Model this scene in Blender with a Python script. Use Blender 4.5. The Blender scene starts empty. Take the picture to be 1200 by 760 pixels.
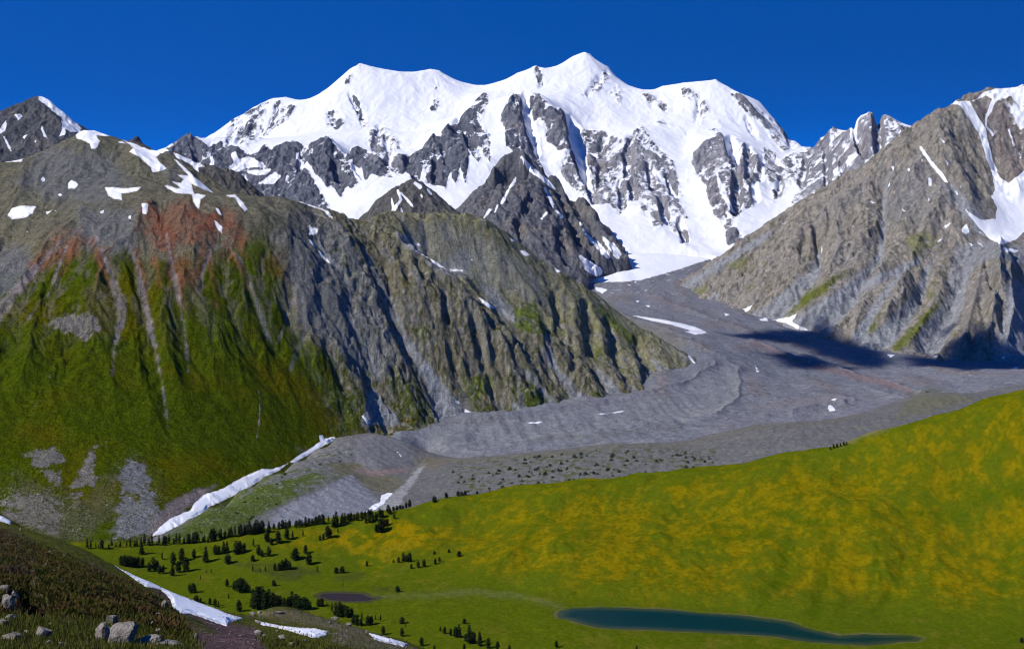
import bpy, math, random
import numpy as np

# ------------------------------------------------------------------ basics
F, CX, EY = 1600.0, 600.0, 280.0      # focal length in photo pixels, principal column, eye-level row
SUN = np.array([-0.645, -0.33, 0.69]); SUN = SUN / np.linalg.norm(SUN)
scene = bpy.context.scene
COL = scene.collection

def W(px, py, Y):
    """a sight line and a distance give a point of the land, in metres (eye at the origin)"""
    return ((px - CX) / F * Y, Y, (EY - py) / F * Y)

def hash2(ix, iy, seed):
    h = (ix.astype(np.int64) * 374761393 + iy.astype(np.int64) * 668265263 + seed * 974634777) & 0xffffffff
    h = ((h ^ (h >> 13)) * 1274126177) & 0xffffffff
    h = ((h ^ (h >> 16)) * 2246822519) & 0xffffffff
    return ((h ^ (h >> 15)) & 0xffffff) / float(0xffffff)

def noise(x, y, wl, seed=0):
    """gradient noise, about -1..1"""
    x = x / wl; y = y / wl
    ix = np.floor(x); iy = np.floor(y); fx = x - ix; fy = y - iy
    ux = fx * fx * fx * (fx * (fx * 6 - 15) + 10); uy = fy * fy * fy * (fy * (fy * 6 - 15) + 10)
    r = 0
    for dx in (0, 1):
        for dy in (0, 1):
            a = hash2(ix + dx, iy + dy, seed) * 2 * math.pi
            g = np.cos(a) * (fx - dx) + np.sin(a) * (fy - dy)
            r = r + g * (ux if dx else 1 - ux) * (uy if dy else 1 - uy)
    return r * 1.5

def fbm(x, y, wl, octv=4, seed=0, gain=0.5):
    r = 0; a = 1.0; t = 0
    for o in range(octv):
        r = r + a * noise(x + 13.7 * o, y - 7.1 * o, wl, seed + o); t += a
        a *= gain; wl *= 0.5
    return r / t

def ridged(x, y, wl, octv=4, seed=0, gain=0.5):
    r = 0; a = 1.0; t = 0
    for o in range(octv):
        r = r + a * (1 - 2 * np.abs(noise(x + 5.3 * o, y + 3.1 * o, wl, seed + o))); t += a
        a *= gain; wl *= 0.5
    return r / t

def sstep(a, b, x):
    t = np.clip((x - a) / (b - a), 0, 1)
    return t * t * (3 - 2 * t)

def lerp(a, b, t):
    return a + (b - a) * t

def erosion(x, y, gx, gy, wl, octv=4, gain=0.5, seed=0, sharp=0.7, branch=1.0):
    """gullies that run down the fall line: returns -1..1, ridges high, plus the sum of the first two octaves"""
    h = np.zeros_like(x); amp = 1.0; tot = 0; first = None
    gx = gx.copy(); gy = gy.copy()
    for o in range(octv):
        m = np.sqrt(gx * gx + gy * gy) + 1e-6
        sx = -gy / m; sy = gx / m
        xs = x / wl; ys = y / wl
        ix = np.floor(xs); iy = np.floor(ys)
        c = np.zeros_like(x); s = np.zeros_like(x)
        for dx in (-1, 0, 1):
            for dy in (-1, 0, 1):
                cx = ix + dx; cy = iy + dy
                jx = hash2(cx, cy, seed + 31 * o); jy = hash2(cx, cy, seed + 31 * o + 7)
                vx = xs - (cx + jx); vy = ys - (cy + jy)
                w = np.exp(-(vx * vx + vy * vy) * 2.2)
                ph = (vx * sx + vy * sy) * 2 * math.pi
                c += w * np.cos(ph); s += w * np.sin(ph)
        mm = np.sqrt(c * c + s * s) + 1e-4
        k = np.clip(mm * 2.0, 0, 1)
        c = c / mm; s = s / mm
        rid = 1 - 2 * np.sqrt(np.clip(0.5 * (1 - c), 0, 1))
        hh = lerp(c, rid, sharp) * k
        h += amp * hh; tot += amp
        if o == 0: first = hh
        sl = -s * k * amp * branch
        gx = gx + sl * sx * 1.2 * m; gy = gy + sl * sy * 1.2 * m
        amp *= gain; wl *= 0.5
    return h / tot, first

# ------------------------------------------------------------------ polygons in the photograph's frame, used to find where a patch lies on the land
def sdf(px, py, poly):
    """distance to the outline in px, positive inside"""
    P = np.asarray(poly, float); n = len(P)
    shp = px.shape; px = px.ravel(); py = py.ravel()
    d2 = np.full(px.shape, 1e18); ins = np.zeros(px.shape, bool)
    for i in range(n):
        ax, ay = P[i]; bx, by = P[(i + 1) % n]
        ex, ey = bx - ax, by - ay
        t = np.clip(((px - ax) * ex + (py - ay) * ey) / (ex * ex + ey * ey + 1e-9), 0, 1)
        d2 = np.minimum(d2, (px - ax - t * ex) ** 2 + (py - ay - t * ey) ** 2)
        if ay != by:
            cr = ((ay > py) != (by > py)) & (px < (bx - ax) * (py - ay) / (by - ay) + ax)
            ins ^= cr
    d = np.sqrt(d2)
    return np.where(ins, d, -d).reshape(shp)

def sdf_box(px, py, poly, pad=25):
    P = np.asarray(poly, float)
    sel = (px > P[:, 0].min() - pad) & (px < P[:, 0].max() + pad) & (py > P[:, 1].min() - pad) & (py < P[:, 1].max() + pad)
    r = np.full(px.shape, -float(pad))
    if sel.any(): r[sel] = np.maximum(sdf(px[sel], py[sel], poly), -pad)
    return r

def stroke(px, py, pts):
    """signed distance to a tapering stroke [(px,py,halfwidth)...], positive inside"""
    r = np.full(px.shape, -60.0)
    P = np.asarray(pts, float)
    sel = (px > P[:, 0].min() - 60) & (px < P[:, 0].max() + 60) & (py > P[:, 1].min() - 60) & (py < P[:, 1].max() + 60)
    if not sel.any(): return r
    qx = px[sel]; qy = py[sel]; best = np.full(qx.shape, -60.0)
    for (ax, ay, aw), (bx, by, bw) in zip(P[:-1], P[1:]):
        ex, ey = bx - ax, by - ay
        t = np.clip(((qx - ax) * ex + (qy - ay) * ey) / (ex * ex + ey * ey + 1e-9), 0, 1)
        d = np.sqrt((qx - ax - t * ex) ** 2 + (qy - ay - t * ey) ** 2)
        best = np.maximum(best, aw + (bw - aw) * t - d)
    r[sel] = best
    return r

def relief(px, py, z, strokes):
    """traced spurs (+) and gullies (-): ([(px,py)...], metres, half width in px)"""
    for pts, amp, w in strokes:
        d = -stroke(px, py, [(a, b, 0.0) for a, b in pts])
        t = np.clip(d / w, 0, 2.6)
        prof = np.exp(-t * t) if amp < 0 else np.exp(-1.5 * t) * (1 - t / 2.6)
        z = z + amp * prof
    return z

# ------------------------------------------------------------------ land sheets
def densify(lines, step):
    out = []
    for ln in lines:
        p = [np.array(W(*q)) for q in ln]
        if len(p) == 1: out.append(p[0]); continue
        for a, b in zip(p[:-1], p[1:]):
            n = max(1, int(np.linalg.norm((b - a)[:2]) / step))
            for i in range(n): out.append(a + (b - a) * i / n)
        out.append(p[-1])
    out = np.array(out)
    keep = []
    for i, q in enumerate(out):                       # drop near-duplicates
        if all((out[k][0] - q[0]) ** 2 + (out[k][1] - q[1]) ** 2 > (step * 0.25) ** 2 for k in keep[-400:]):
            keep.append(i)
    return out[keep]

class RBF:
    def __init__(s, P, soft=0.0):
        s.P = P[:, :2]; n = len(P); s.soft = soft
        r = np.sqrt(((s.P[:, None] - s.P[None]) ** 2).sum(-1) + soft * soft)
        A = np.zeros((n + 1, n + 1)); A[:n, :n] = r; A[:n, n] = 1; A[n, :n] = 1
        b = np.zeros(n + 1); b[:n] = P[:, 2]
        w = np.linalg.solve(A, b); s.w = w[:n]; s.c = w[n]
    def __call__(s, x, y, grad=True):
        shp = x.shape; x = x.ravel(); y = y.ravel()
        z = np.empty(x.shape); gx = np.empty(x.shape); gy = np.empty(x.shape)
        for i in range(0, len(x), 16384):
            dx = x[i:i + 16384, None] - s.P[None, :, 0]; dy = y[i:i + 16384, None] - s.P[None, :, 1]
            r = np.sqrt(dx * dx + dy * dy + s.soft * s.soft + 1e-9)
            z[i:i + 16384] = r @ s.w + s.c
            q = s.w / r
            gx[i:i + 16384] = (dx * q).sum(1); gy[i:i + 16384] = (dy * q).sum(1)
        return z.reshape(shp), gx.reshape(shp), gy.reshape(shp)

class Sheet:
    """one stretch of land over a fan of columns; detail(x,y,z,gx,gy,px,py) adds relief"""
    def __init__(s, name, px0, px1, dpx, Ys, lines, step, detail, soft=0.0, pts=None):
        s.name = name; s.detail = detail
        C = densify(lines, step)
        if pts is not None: C = np.vstack([C, np.array(pts, float)])
        s.rbf = RBF(C, soft)
        s.nu = int((px1 - px0) / dpx) + 1; s.nv = len(Ys)
        u = np.linspace(px0, px1, s.nu); s.u = u
        s.PX, s.Y = np.meshgrid(u, np.asarray(Ys, float))
        s.X = (s.PX - CX) / F * s.Y
        s.extra = {}
        s.Z = s.height(s.X, s.Y, s.extra)
        s.PY = EY - s.Z / s.Y * F
        run = np.minimum.accumulate(s.PY, 0)
        s.vis = s.PY <= run + 1.5
    def height(s, x, y, extra=None):
        z, gx, gy = s.rbf(x, y)
        px = CX + x / y * F; py = EY - z / y * F
        return s.detail(x, y, z, gx, gy, px, py, extra if extra is not None else {})
    def slope(s):
        dzc = np.gradient(s.Z, axis=1) / np.gradient(s.X, axis=1)
        dyr = np.gradient(s.Y, axis=0); dzr = np.gradient(s.Z, axis=0) / dyr
        dxr = np.gradient(s.X, axis=0) / dyr
        zx = dzc; zy = dzr - dzc * dxr
        return zx, zy
    def hit(s, px, py):
        """first point of the sheet on the sight line"""
        j = int(np.clip(round((px - s.u[0]) / (s.u[1] - s.u[0])), 0, s.nu - 1))
        col = s.PY[:, j]
        k = np.nonzero(col <= py)[0]
        i = k[0] if len(k) else int(np.argmin(np.abs(col - py)))
        Y = s.Y[i, j]
        if i > 0 and col[i - 1] > py and col[i] <= py:
            t = (col[i - 1] - py) / (col[i - 1] - col[i]); Y = s.Y[i - 1, j] + t * (s.Y[i, j] - s.Y[i - 1, j])
        x = (px - CX) / F * Y
        z = float(s.height(np.array([[x]]), np.array([[Y]]))[0, 0])
        return x, float(Y), z
    def build(s, mat, col=None, snow=None, label=None, aux=None, mask=None):
        V = np.stack([s.X, s.Y, s.Z], -1).reshape(-1, 3)
        idx = np.arange(s.nu * s.nv).reshape(s.nv, s.nu)
        q = np.stack([idx[:-1, :-1], idx[:-1, 1:], idx[1:, 1:], idx[1:, :-1]], -1)
        if mask is not None:
            q = q[mask[:-1, :-1] & mask[1:, 1:]]
        q = q.reshape(-1, 4)
        o = mesh_np(s.name, V, q, mat)
        if col is not None: set_col(o.data, 'col', col.reshape(-1, 3))
        if snow is not None: set_float(o.data, 'snow', snow.ravel())
        if aux is not None: set_float(o.data, 'aux', aux.ravel())
        o['kind'] = 'structure'
        if label: o['label'] = label
        s.ob = o
        return o

def mesh_np(name, V, Q, mat, smooth=True, parent=None):
    me = bpy.data.meshes.new(name)
    V = np.ascontiguousarray(V, np.float32); Q = np.ascontiguousarray(Q, np.int32)
    k = Q.shape[1]
    me.vertices.add(len(V)); me.vertices.foreach_set('co', V.ravel())
    me.loops.add(Q.size); me.loops.foreach_set('vertex_index', Q.ravel())
    me.polygons.add(len(Q)); me.polygons.foreach_set('loop_start', np.arange(0, Q.size, k, dtype=np.int32))
    me.polygons.foreach_set('loop_total', np.full(len(Q), k, np.int32))
    me.polygons.foreach_set('use_smooth', np.full(len(Q), smooth))
    me.update(calc_edges=True); me.validate()
    if mat: me.materials.append(mat)
    o = bpy.data.objects.new(name, me); COL.objects.link(o)
    if parent: o.parent = parent
    return o

def set_col(me, name, c):
    a = me.color_attributes.new(name, 'FLOAT_COLOR', 'POINT')
    d = np.ones((len(c), 4), np.float32); d[:, :3] = np.clip(c, 0, 1)
    a.data.foreach_set('color', d.ravel())

def set_float(me, name, v):
    a = me.attributes.new(name, 'FLOAT', 'POINT')
    a.data.foreach_set('value', np.ascontiguousarray(v, np.float32))

# ------------------------------------------------------------------ materials
class NT:
    def __init__(s, name):
        s.m = bpy.data.materials.new(name); s.m.use_nodes = True
        s.t = s.m.node_tree; s.t.nodes.clear(); s.n = 0
    def __call__(s, typ, ins=None, **kw):
        nd = s.t.nodes.new(typ)
        for k, v in kw.items(): setattr(nd, k, v)
        for k, v in (ins or {}).items():
            sk = nd.inputs[k]
            if isinstance(v, bpy.types.NodeSocket): s.t.links.new(v, sk)
            else: sk.default_value = v
        return nd
    def math(s, op, a, b=0.0, c=0.0):
        return s('ShaderNodeMath', {0: a, 1: b, 2: c}, operation=op).outputs[0]
    def mix(s, f, a, b, blend='MIX'):
        nd = s.t.nodes.new('ShaderNodeMix'); nd.data_type = 'RGBA'; nd.blend_type = blend
        for sk, v in ((nd.inputs[0], f), (nd.inputs[6], a), (nd.inputs[7], b)):
            if isinstance(v, bpy.types.NodeSocket): s.t.links.new(v, sk)
            elif hasattr(v, '__len__'): sk.default_value = tuple(v) if len(v) == 4 else tuple(v) + (1,)
            else: sk.default_value = v
        return nd.outputs[2]
    def noise(s, vec, scale, detail=4, rough=0.6, dist=0.0):
        return s('ShaderNodeTexNoise', {'Vector': vec, 'Scale': scale, 'Detail': detail, 'Roughness': rough, 'Distortion': dist}).outputs['Fac']
    def remap(s, v, a, b, lo=0.0, hi=1.0):
        return s('ShaderNodeMapRange', {0: v, 1: a, 2: b, 3: lo, 4: hi}, clamp=True).outputs[0]
    def out(s, surf):
        o = s('ShaderNodeOutputMaterial'); s.t.links.new(surf, o.inputs['Surface']); return s.m

def land_mat(name, fine, coarse, var=0.5, bump=1.0, bumpd=None, spec=.06, snowc=(0.69, 0.70, 0.72), snow_edge=0.25, speck=None, zs=1.0):
    """land: colour and snow cover from the mesh, broken up by noise; fine/coarse are sizes in metres"""
    n = NT(name)
    geo = n('ShaderNodeNewGeometry').outputs['Position']
    if zs != 1.0:
        geo = n('ShaderNodeVectorMath', {0: geo, 1: (1, 1, zs)}, operation='MULTIPLY').outputs[0]
    col = n('ShaderNodeAttribute', attribute_name='col').outputs['Color']
    n1 = n.noise(geo, 1.0 / coarse, 5, 0.62)
    n2 = n.noise(geo, 1.0 / fine, 4, 0.65)
    v = n.math('ADD', n.math('MULTIPLY', n.math('SUBTRACT', n1, 0.5), var * 2.8), n.math('MULTIPLY', n.math('SUBTRACT', n2, 0.5), var * 5.0))
    v = n.math('MAXIMUM', n.math('ADD', 1.0, v), 0.3)
    hsv = n('ShaderNodeVectorMath', {0: col}, operation='SCALE'); n.t.links.new(v, hsv.inputs['Scale'])
    c = hsv.outputs[0]
    if speck:
        k = n.noise(geo, 1.0 / speck[0], 2, 0.5)
        c = n.mix(n.remap(k, speck[1], speck[1] + 0.06, 0, speck[3]), c, speck[2])
    sn = n('ShaderNodeAttribute', attribute_name='snow').outputs['Fac']
    sv = n.math('ADD', sn, n.math('ADD', n.math('MULTIPLY', n.math('SUBTRACT', n2, 0.5), 0.9), n.math('MULTIPLY', n.math('SUBTRACT', n1, 0.5), 0.8)))
    sf = n.remap(sv, 0.5 - snow_edge / 2, 0.5 + snow_edge / 2)
    c = n.mix(sf, c, snowc)
    bs = n.math('MULTIPLY', n.math('SUBTRACT', 1.0, n.math('MULTIPLY', sf, 0.85)), bump)
    hgt = n.math('ADD', n.math('MULTIPLY', n1, coarse / fine * 0.5), n2)
    bp = n('ShaderNodeBump', {'Strength': bs, 'Distance': bumpd or fine * 0.6, 'Height': hgt})
    b = n('ShaderNodeBsdfPrincipled', {'Base Color': c, 'Roughness': 0.92, 'Normal': bp.outputs[0]})
    b.inputs['Specular IOR Level'].default_value = spec
    return n.out(b.outputs[0])

def snow_mat():
    n = NT('snow')
    geo = n('ShaderNodeNewGeometry').outputs['Position']
    k = n.noise(geo, 0.05, 5, 0.6); k2 = n.noise(geo, 0.9, 3, 0.6)
    rim = n('ShaderNodeAttribute', attribute_name='rim').outputs['Fac']
    c0 = n.mix(n.remap(k, 0.50, 0.70, 0, 0.4), (0.80, 0.81, 0.83), (0.62, 0.57, 0.53))
    c = n.mix(n.math('MULTIPLY', rim, n.remap(k2, .35, .65, .25, .8)), c0, (0.36, 0.32, 0.28))
    bp = n('ShaderNodeBump', {'Strength': 0.35, 'Distance': 0.6, 'Height': n.math('ADD', k, n.math('MULTIPLY', k2, 0.3))})
    b = n('ShaderNodeBsdfPrincipled', {'Base Color': c, 'Roughness': 0.7, 'Normal': bp.outputs[0]})
    b.inputs['Specular IOR Level'].default_value = 0.2
    return n.out(b.outputs[0])
SNOW = snow_mat()

def mottle(P, X, Y, wl, dark, light, m, a=.7, b=.6, seed=600):
    """patches of lichen, low plants and bare stone a few metres across"""
    p = fbm(X, Y, wl, 3, seed, .6); q = fbm(X, Y, wl * .6, 3, seed + 9, .6); r = .5 + .5 * sstep(-.3, .3, fbm(X, Y, wl * 9, 2, seed + 20))
    P.over(dark, m * sstep(.05, .42, p) * a * r); P.over(light, m * sstep(.08, .45, q - .3 * p) * b * r)

def rgb(*c): return np.array(c, float)

class Paint:
    """ground cover laid over a sheet; all masks live on the vertices of the land itself"""
    def __init__(s, S, base):
        s.S = S; s.px = S.PX; s.py = S.PY
        s.c = np.broadcast_to(np.asarray(base, float), S.PX.shape + (3,)).copy()
        s.snow = np.full(S.PX.shape, -1.0)
        w = S.PX[0, 1] - S.PX[0, 0]
        s.j1 = fbm(S.X, S.Y, 14 * S.Y.mean() / F, 4, 91); s.j2 = fbm(S.X, S.Y, 5 * S.Y.mean() / F, 3, 17)
    def over(s, color, m):
        m = np.clip(m, 0, 1)[..., None]
        s.c = s.c * (1 - m) + np.asarray(color, float) * m
    def poly(s, color, poly, soft=3, jit=4, a=1.0):
        d = sdf_box(s.px, s.py, poly) + s.j1 * jit + s.j2 * jit * 0.5
        s.over(color, sstep(-soft, soft, d) * a)
    def stroke(s, color, pts, soft=1.5, jit=2, a=1.0):
        d = stroke(s.px, s.py, pts) + s.j1 * jit + s.j2 * jit * 0.5
        s.over(color, sstep(-soft, soft, d) * a)
    def snow_poly(s, poly, jit=1.5, edge=1.6):
        d = sdf_box(s.px, s.py, poly) + s.j1 * jit + s.j2 * jit * 0.6
        s.snow = np.maximum(s.snow, np.clip(0.5 + d / edge, -1, 1.6))

SNOWS = []
def snow_patch(S, poly, label, thick=2.0, jit=1.2, blur=3, group=None, name='snow_patch'):
    """a lying bed of snow: the land's own surface, raised where the snow lies and running out into the ground at its edge"""
    pad = 6
    P = np.asarray(poly, float)
    px, py = S.PX, S.PY
    box = (px > P[:, 0].min() - pad) & (px < P[:, 0].max() + pad) & (py > P[:, 1].min() - pad) & (py < P[:, 1].max() + pad) & S.vis
    if not box.any(): print('NO SNOW', label); return
    i0, i1 = np.nonzero(box.any(1))[0][[0, -1]]; j0, j1 = np.nonzero(box.any(0))[0][[0, -1]]
    # finer grid over the same stretch of land
    k = 2
    Yr = np.interp(np.linspace(i0, i1, (i1 - i0) * k + 1), np.arange(S.nv), S.Y[:, 0])
    U = np.linspace(S.u[j0], S.u[j1], (j1 - j0) * k + 1)
    GX, GY = np.meshgrid(U, Yr)
    def bil(A):
        a = np.linspace(i0, i1, (i1 - i0) * k + 1); b = np.linspace(j0, j1, (j1 - j0) * k + 1)
        ia = np.clip(a.astype(int), 0, S.nv - 2); ib = np.clip(b.astype(int), 0, S.nu - 2)
        fa = (a - ia)[:, None]; fb = (b - ib)[None]
        return (A[np.ix_(ia, ib)] * (1 - fa) * (1 - fb) + A[np.ix_(ia + 1, ib)] * fa * (1 - fb) + A[np.ix_(ia, ib + 1)] * (1 - fa) * fb + A[np.ix_(ia + 1, ib + 1)] * fa * fb)
    X = (GX - CX) / F * GY; Z = bil(S.Z); PYf = EY - Z / GY * F; V = bil(S.vis.astype(float)) > 0.4
    mpp = GY / F
    wl = 7 * mpp.mean()
    d = sdf(GX, PYf, poly) + jit * (fbm(X, GY, wl, 4, 5) * 1.4)
    d = np.where(V, d, -5)
    Zs = Z.copy()
    for _ in range(3):                                  # snow fills the small hollows
        for ax in (0, 1):
            pw = [(0, 0), (0, 0)]; pw[ax] = (blur + 1, blur)
            cs = np.cumsum(np.pad(Zs, pw, mode='edge'), axis=ax)
            Zs = (np.take(cs, np.arange(2 * blur + 1, cs.shape[ax]), ax) - np.take(cs, np.arange(0, cs.shape[ax] - 2 * blur - 1), ax)) / (2 * blur + 1)
    f = sstep(0.5, 3.5, d)
    lift = thick * np.where(d > 0, .25 + .75 * sstep(0, 4, d), np.maximum(d, -1.5) * .8 + .25 * (1 + np.maximum(d, -1)))
    Z2 = lerp(Z, np.maximum(Zs, Z - thick * .5), f) + lift + 0.1 * thick * f * fbm(X, GY, wl * 3, 3, 9)
    idx = np.arange(X.size).reshape(X.shape)
    keep = d > -1.6
    q = np.stack([idx[:-1, :-1], idx[:-1, 1:], idx[1:, 1:], idx[1:, :-1]], -1)
    kq = keep[:-1, :-1] | keep[1:, 1:] | keep[1:, :-1] | keep[:-1, 1:]
    q = q[kq].reshape(-1, 4)
    if not len(q): print('NO SNOW', label); return
    lab = np.arange(X.size)                             # one bed of snow: keep the largest connected piece
    while True:
        m = lab[q].min(1); l2 = lab.copy(); np.minimum.at(l2, q.ravel(), np.repeat(m, 4))
        if (l2 == lab).all(): break
        lab = l2
    f0 = lab[q[:, 0]]; u, cn = np.unique(f0, return_counts=True); q = q[f0 == u[cn.argmax()]]
    used = np.unique(q); rm = np.full(X.size, -1); rm[used] = np.arange(len(used))
    Vv = np.stack([X, GY, Z2], -1).reshape(-1, 3)[used]
    o0 = Vv.mean(0); o0[2] = Vv[:, 2].min()
    o = mesh_np(name, Vv - o0, rm[q], SNOW)
    o.location = o0
    set_float(o.data, 'rim', sstep(1.8, -.3, d).ravel()[used])
    o['label'] = label; o['category'] = 'snow patch'
    if group: o['group'] = group
    SNOWS.append(o)
    return o
# ------------------------------------------------------------------ the snow mountain and what stands before it
DP = 1.15
# grounds: linear reflectances
C_ROCK_D = rgb(.085, .094, .118); C_ROCK_L = rgb(.25, .245, .262); C_ROCK_B = rgb(.185, .16, .125)

SKY = [(150,190,11200),(200,178,11500),(245,166,12200),(272,143,12200),(300,126,12300),(322,115,12300),(335,113,12300),(352,118,12300),(372,112,12300),(398,92,12400),(410,80,12400),(423,73,12400),(440,80,12450),(460,84,12500),(487,85,12500),(505,81,12500),(515,83,12500),(535,94,12400),(552,102,12300),(567,108,12100),(590,95,12200),(605,85,12200),(628,77,12200),(640,80,12250),(655,77,12300),(670,66,12400),(684,61,12400),(692,63,12400),(700,73,12400),(713,77,12350),(725,92,12300),(740,102,12200),(755,106,12100),(765,105,12000),(777,101,12000),(800,97,12000),(840,93,11900),(848,98,11850),(865,108,11800),(890,118,11700),(905,135,11600),(915,150,11500),(930,165,11300),(938,172,11200),(945,173,11000),(962,161,10700),(975,151,10600),(990,155,10500),(1000,152,10300),(1005,140,10200),(1018,130,10100),(1024,137,10100),(1031,137,10100),(1040,135,10100),(1055,146,10000),(1070,150,9900),(1100,158,9900),(1150,170,9900)]
massif_lines = [SKY,
    [(a, b + 130, c + 1400) for a, b, c in SKY[::3]],
    [(200,172,10700),(222,160,10700),(245,172,10600),(268,168,10600),(290,182,10400),(330,170,10400),(366,170,10400),(385,161,10300),(408,182,10300),(430,170,10500),(443,147,10900),(470,172,10500),(490,178,10400),(515,158,10500),(535,140,10900),(555,120,11400),(568,109,11900)],
    [(300,236,9700),(345,236,9600),(380,234,9500),(400,233,9450),(415,222,9500),(445,206,9700),(480,208,9600),(510,217,9500),(535,218,9500),(560,205,9700),(575,190,9900)],
    [(603,110,11100),(612,150,10500),(605,178,10100)],
    [(632,110,11200),(660,136,10750),(672,170,10300),(690,215,9800),(703,240,9450)],
    [(618,125,11100),(628,160,10600),(642,190,10250),(658,222,9800)],
    [(683,145,11200),(690,180,10700),(692,205,10200)],
    [(748,152,10900),(735,200,10150),(728,250,9350)],[(755,160,10800),(775,215,9950),(785,266,9050)],[(775,175,10600),(798,228,9800)],
    [(715,158,10900),(718,200,10300),(712,240,9450)],
    [(750,243,9350)],[(768,270,8950)],[(805,288,8650)],
    [(800,160,10950),(808,200,10200),(815,240,9550),(830,280,8900),(840,300,8450)],
    [(845,158,10700),(840,210,9850),(862,262,9000),(870,282,8650)],[(868,168,10600),(880,230,9550),(878,250,9250)],[(888,182,10450),(900,205,10050)],
    [(820,170,10600),(815,195,10300)],
    [(908,195,10500),(900,230,9700),(890,260,9100)],[(920,250,9300)],
    [(940,236,9550),(965,225,9450),(1000,208,9300),(1050,195,9300),(1120,200,9300)],
    [(950,180,10800),(945,215,9950)],[(985,160,10450),(980,200,9650)],[(1016,140,10050),(1005,195,9500)],[(1040,140,10050),(1045,180,9500)],
    [(300,165,11600)],[(340,160,11400)],[(420,130,11700)],[(480,120,11900)],[(540,140,11600)],[(445,160,11200)],[(400,150,11400)],[(470,160,11200)],[(500,158,11100)],
    [(700,125,11500)],[(660,108,11700)],[(640,100,11900)],[(585,125,11600)],[(580,160,10700)],[(750,130,11500)],[(840,130,11400)],[(870,148,11200)],[(900,165,11000)],[(790,130,11500)],
    [(420,255,9000),(400,262,8900),(440,285,8500)],[(460,230,9200)],[(500,235,9200)],[(540,250,8900)],[(350,262,8900)],[(560,225,9300)],[(600,215,9700),(640,240,9500),(690,252,9300)],
    [(600,345,7900),(650,345,7950),(700,340,7950),(740,332,8200),(800,328,8250),(860,306,8500),(900,288,8700)],
    [(150,330,7600),(400,330,7500),(600,385,7300),(700,385,7300),(800,385,7400),(900,360,7500),(1000,330,7800),(1200,300,8000)],
    [(150,240,9600)],
]
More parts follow.
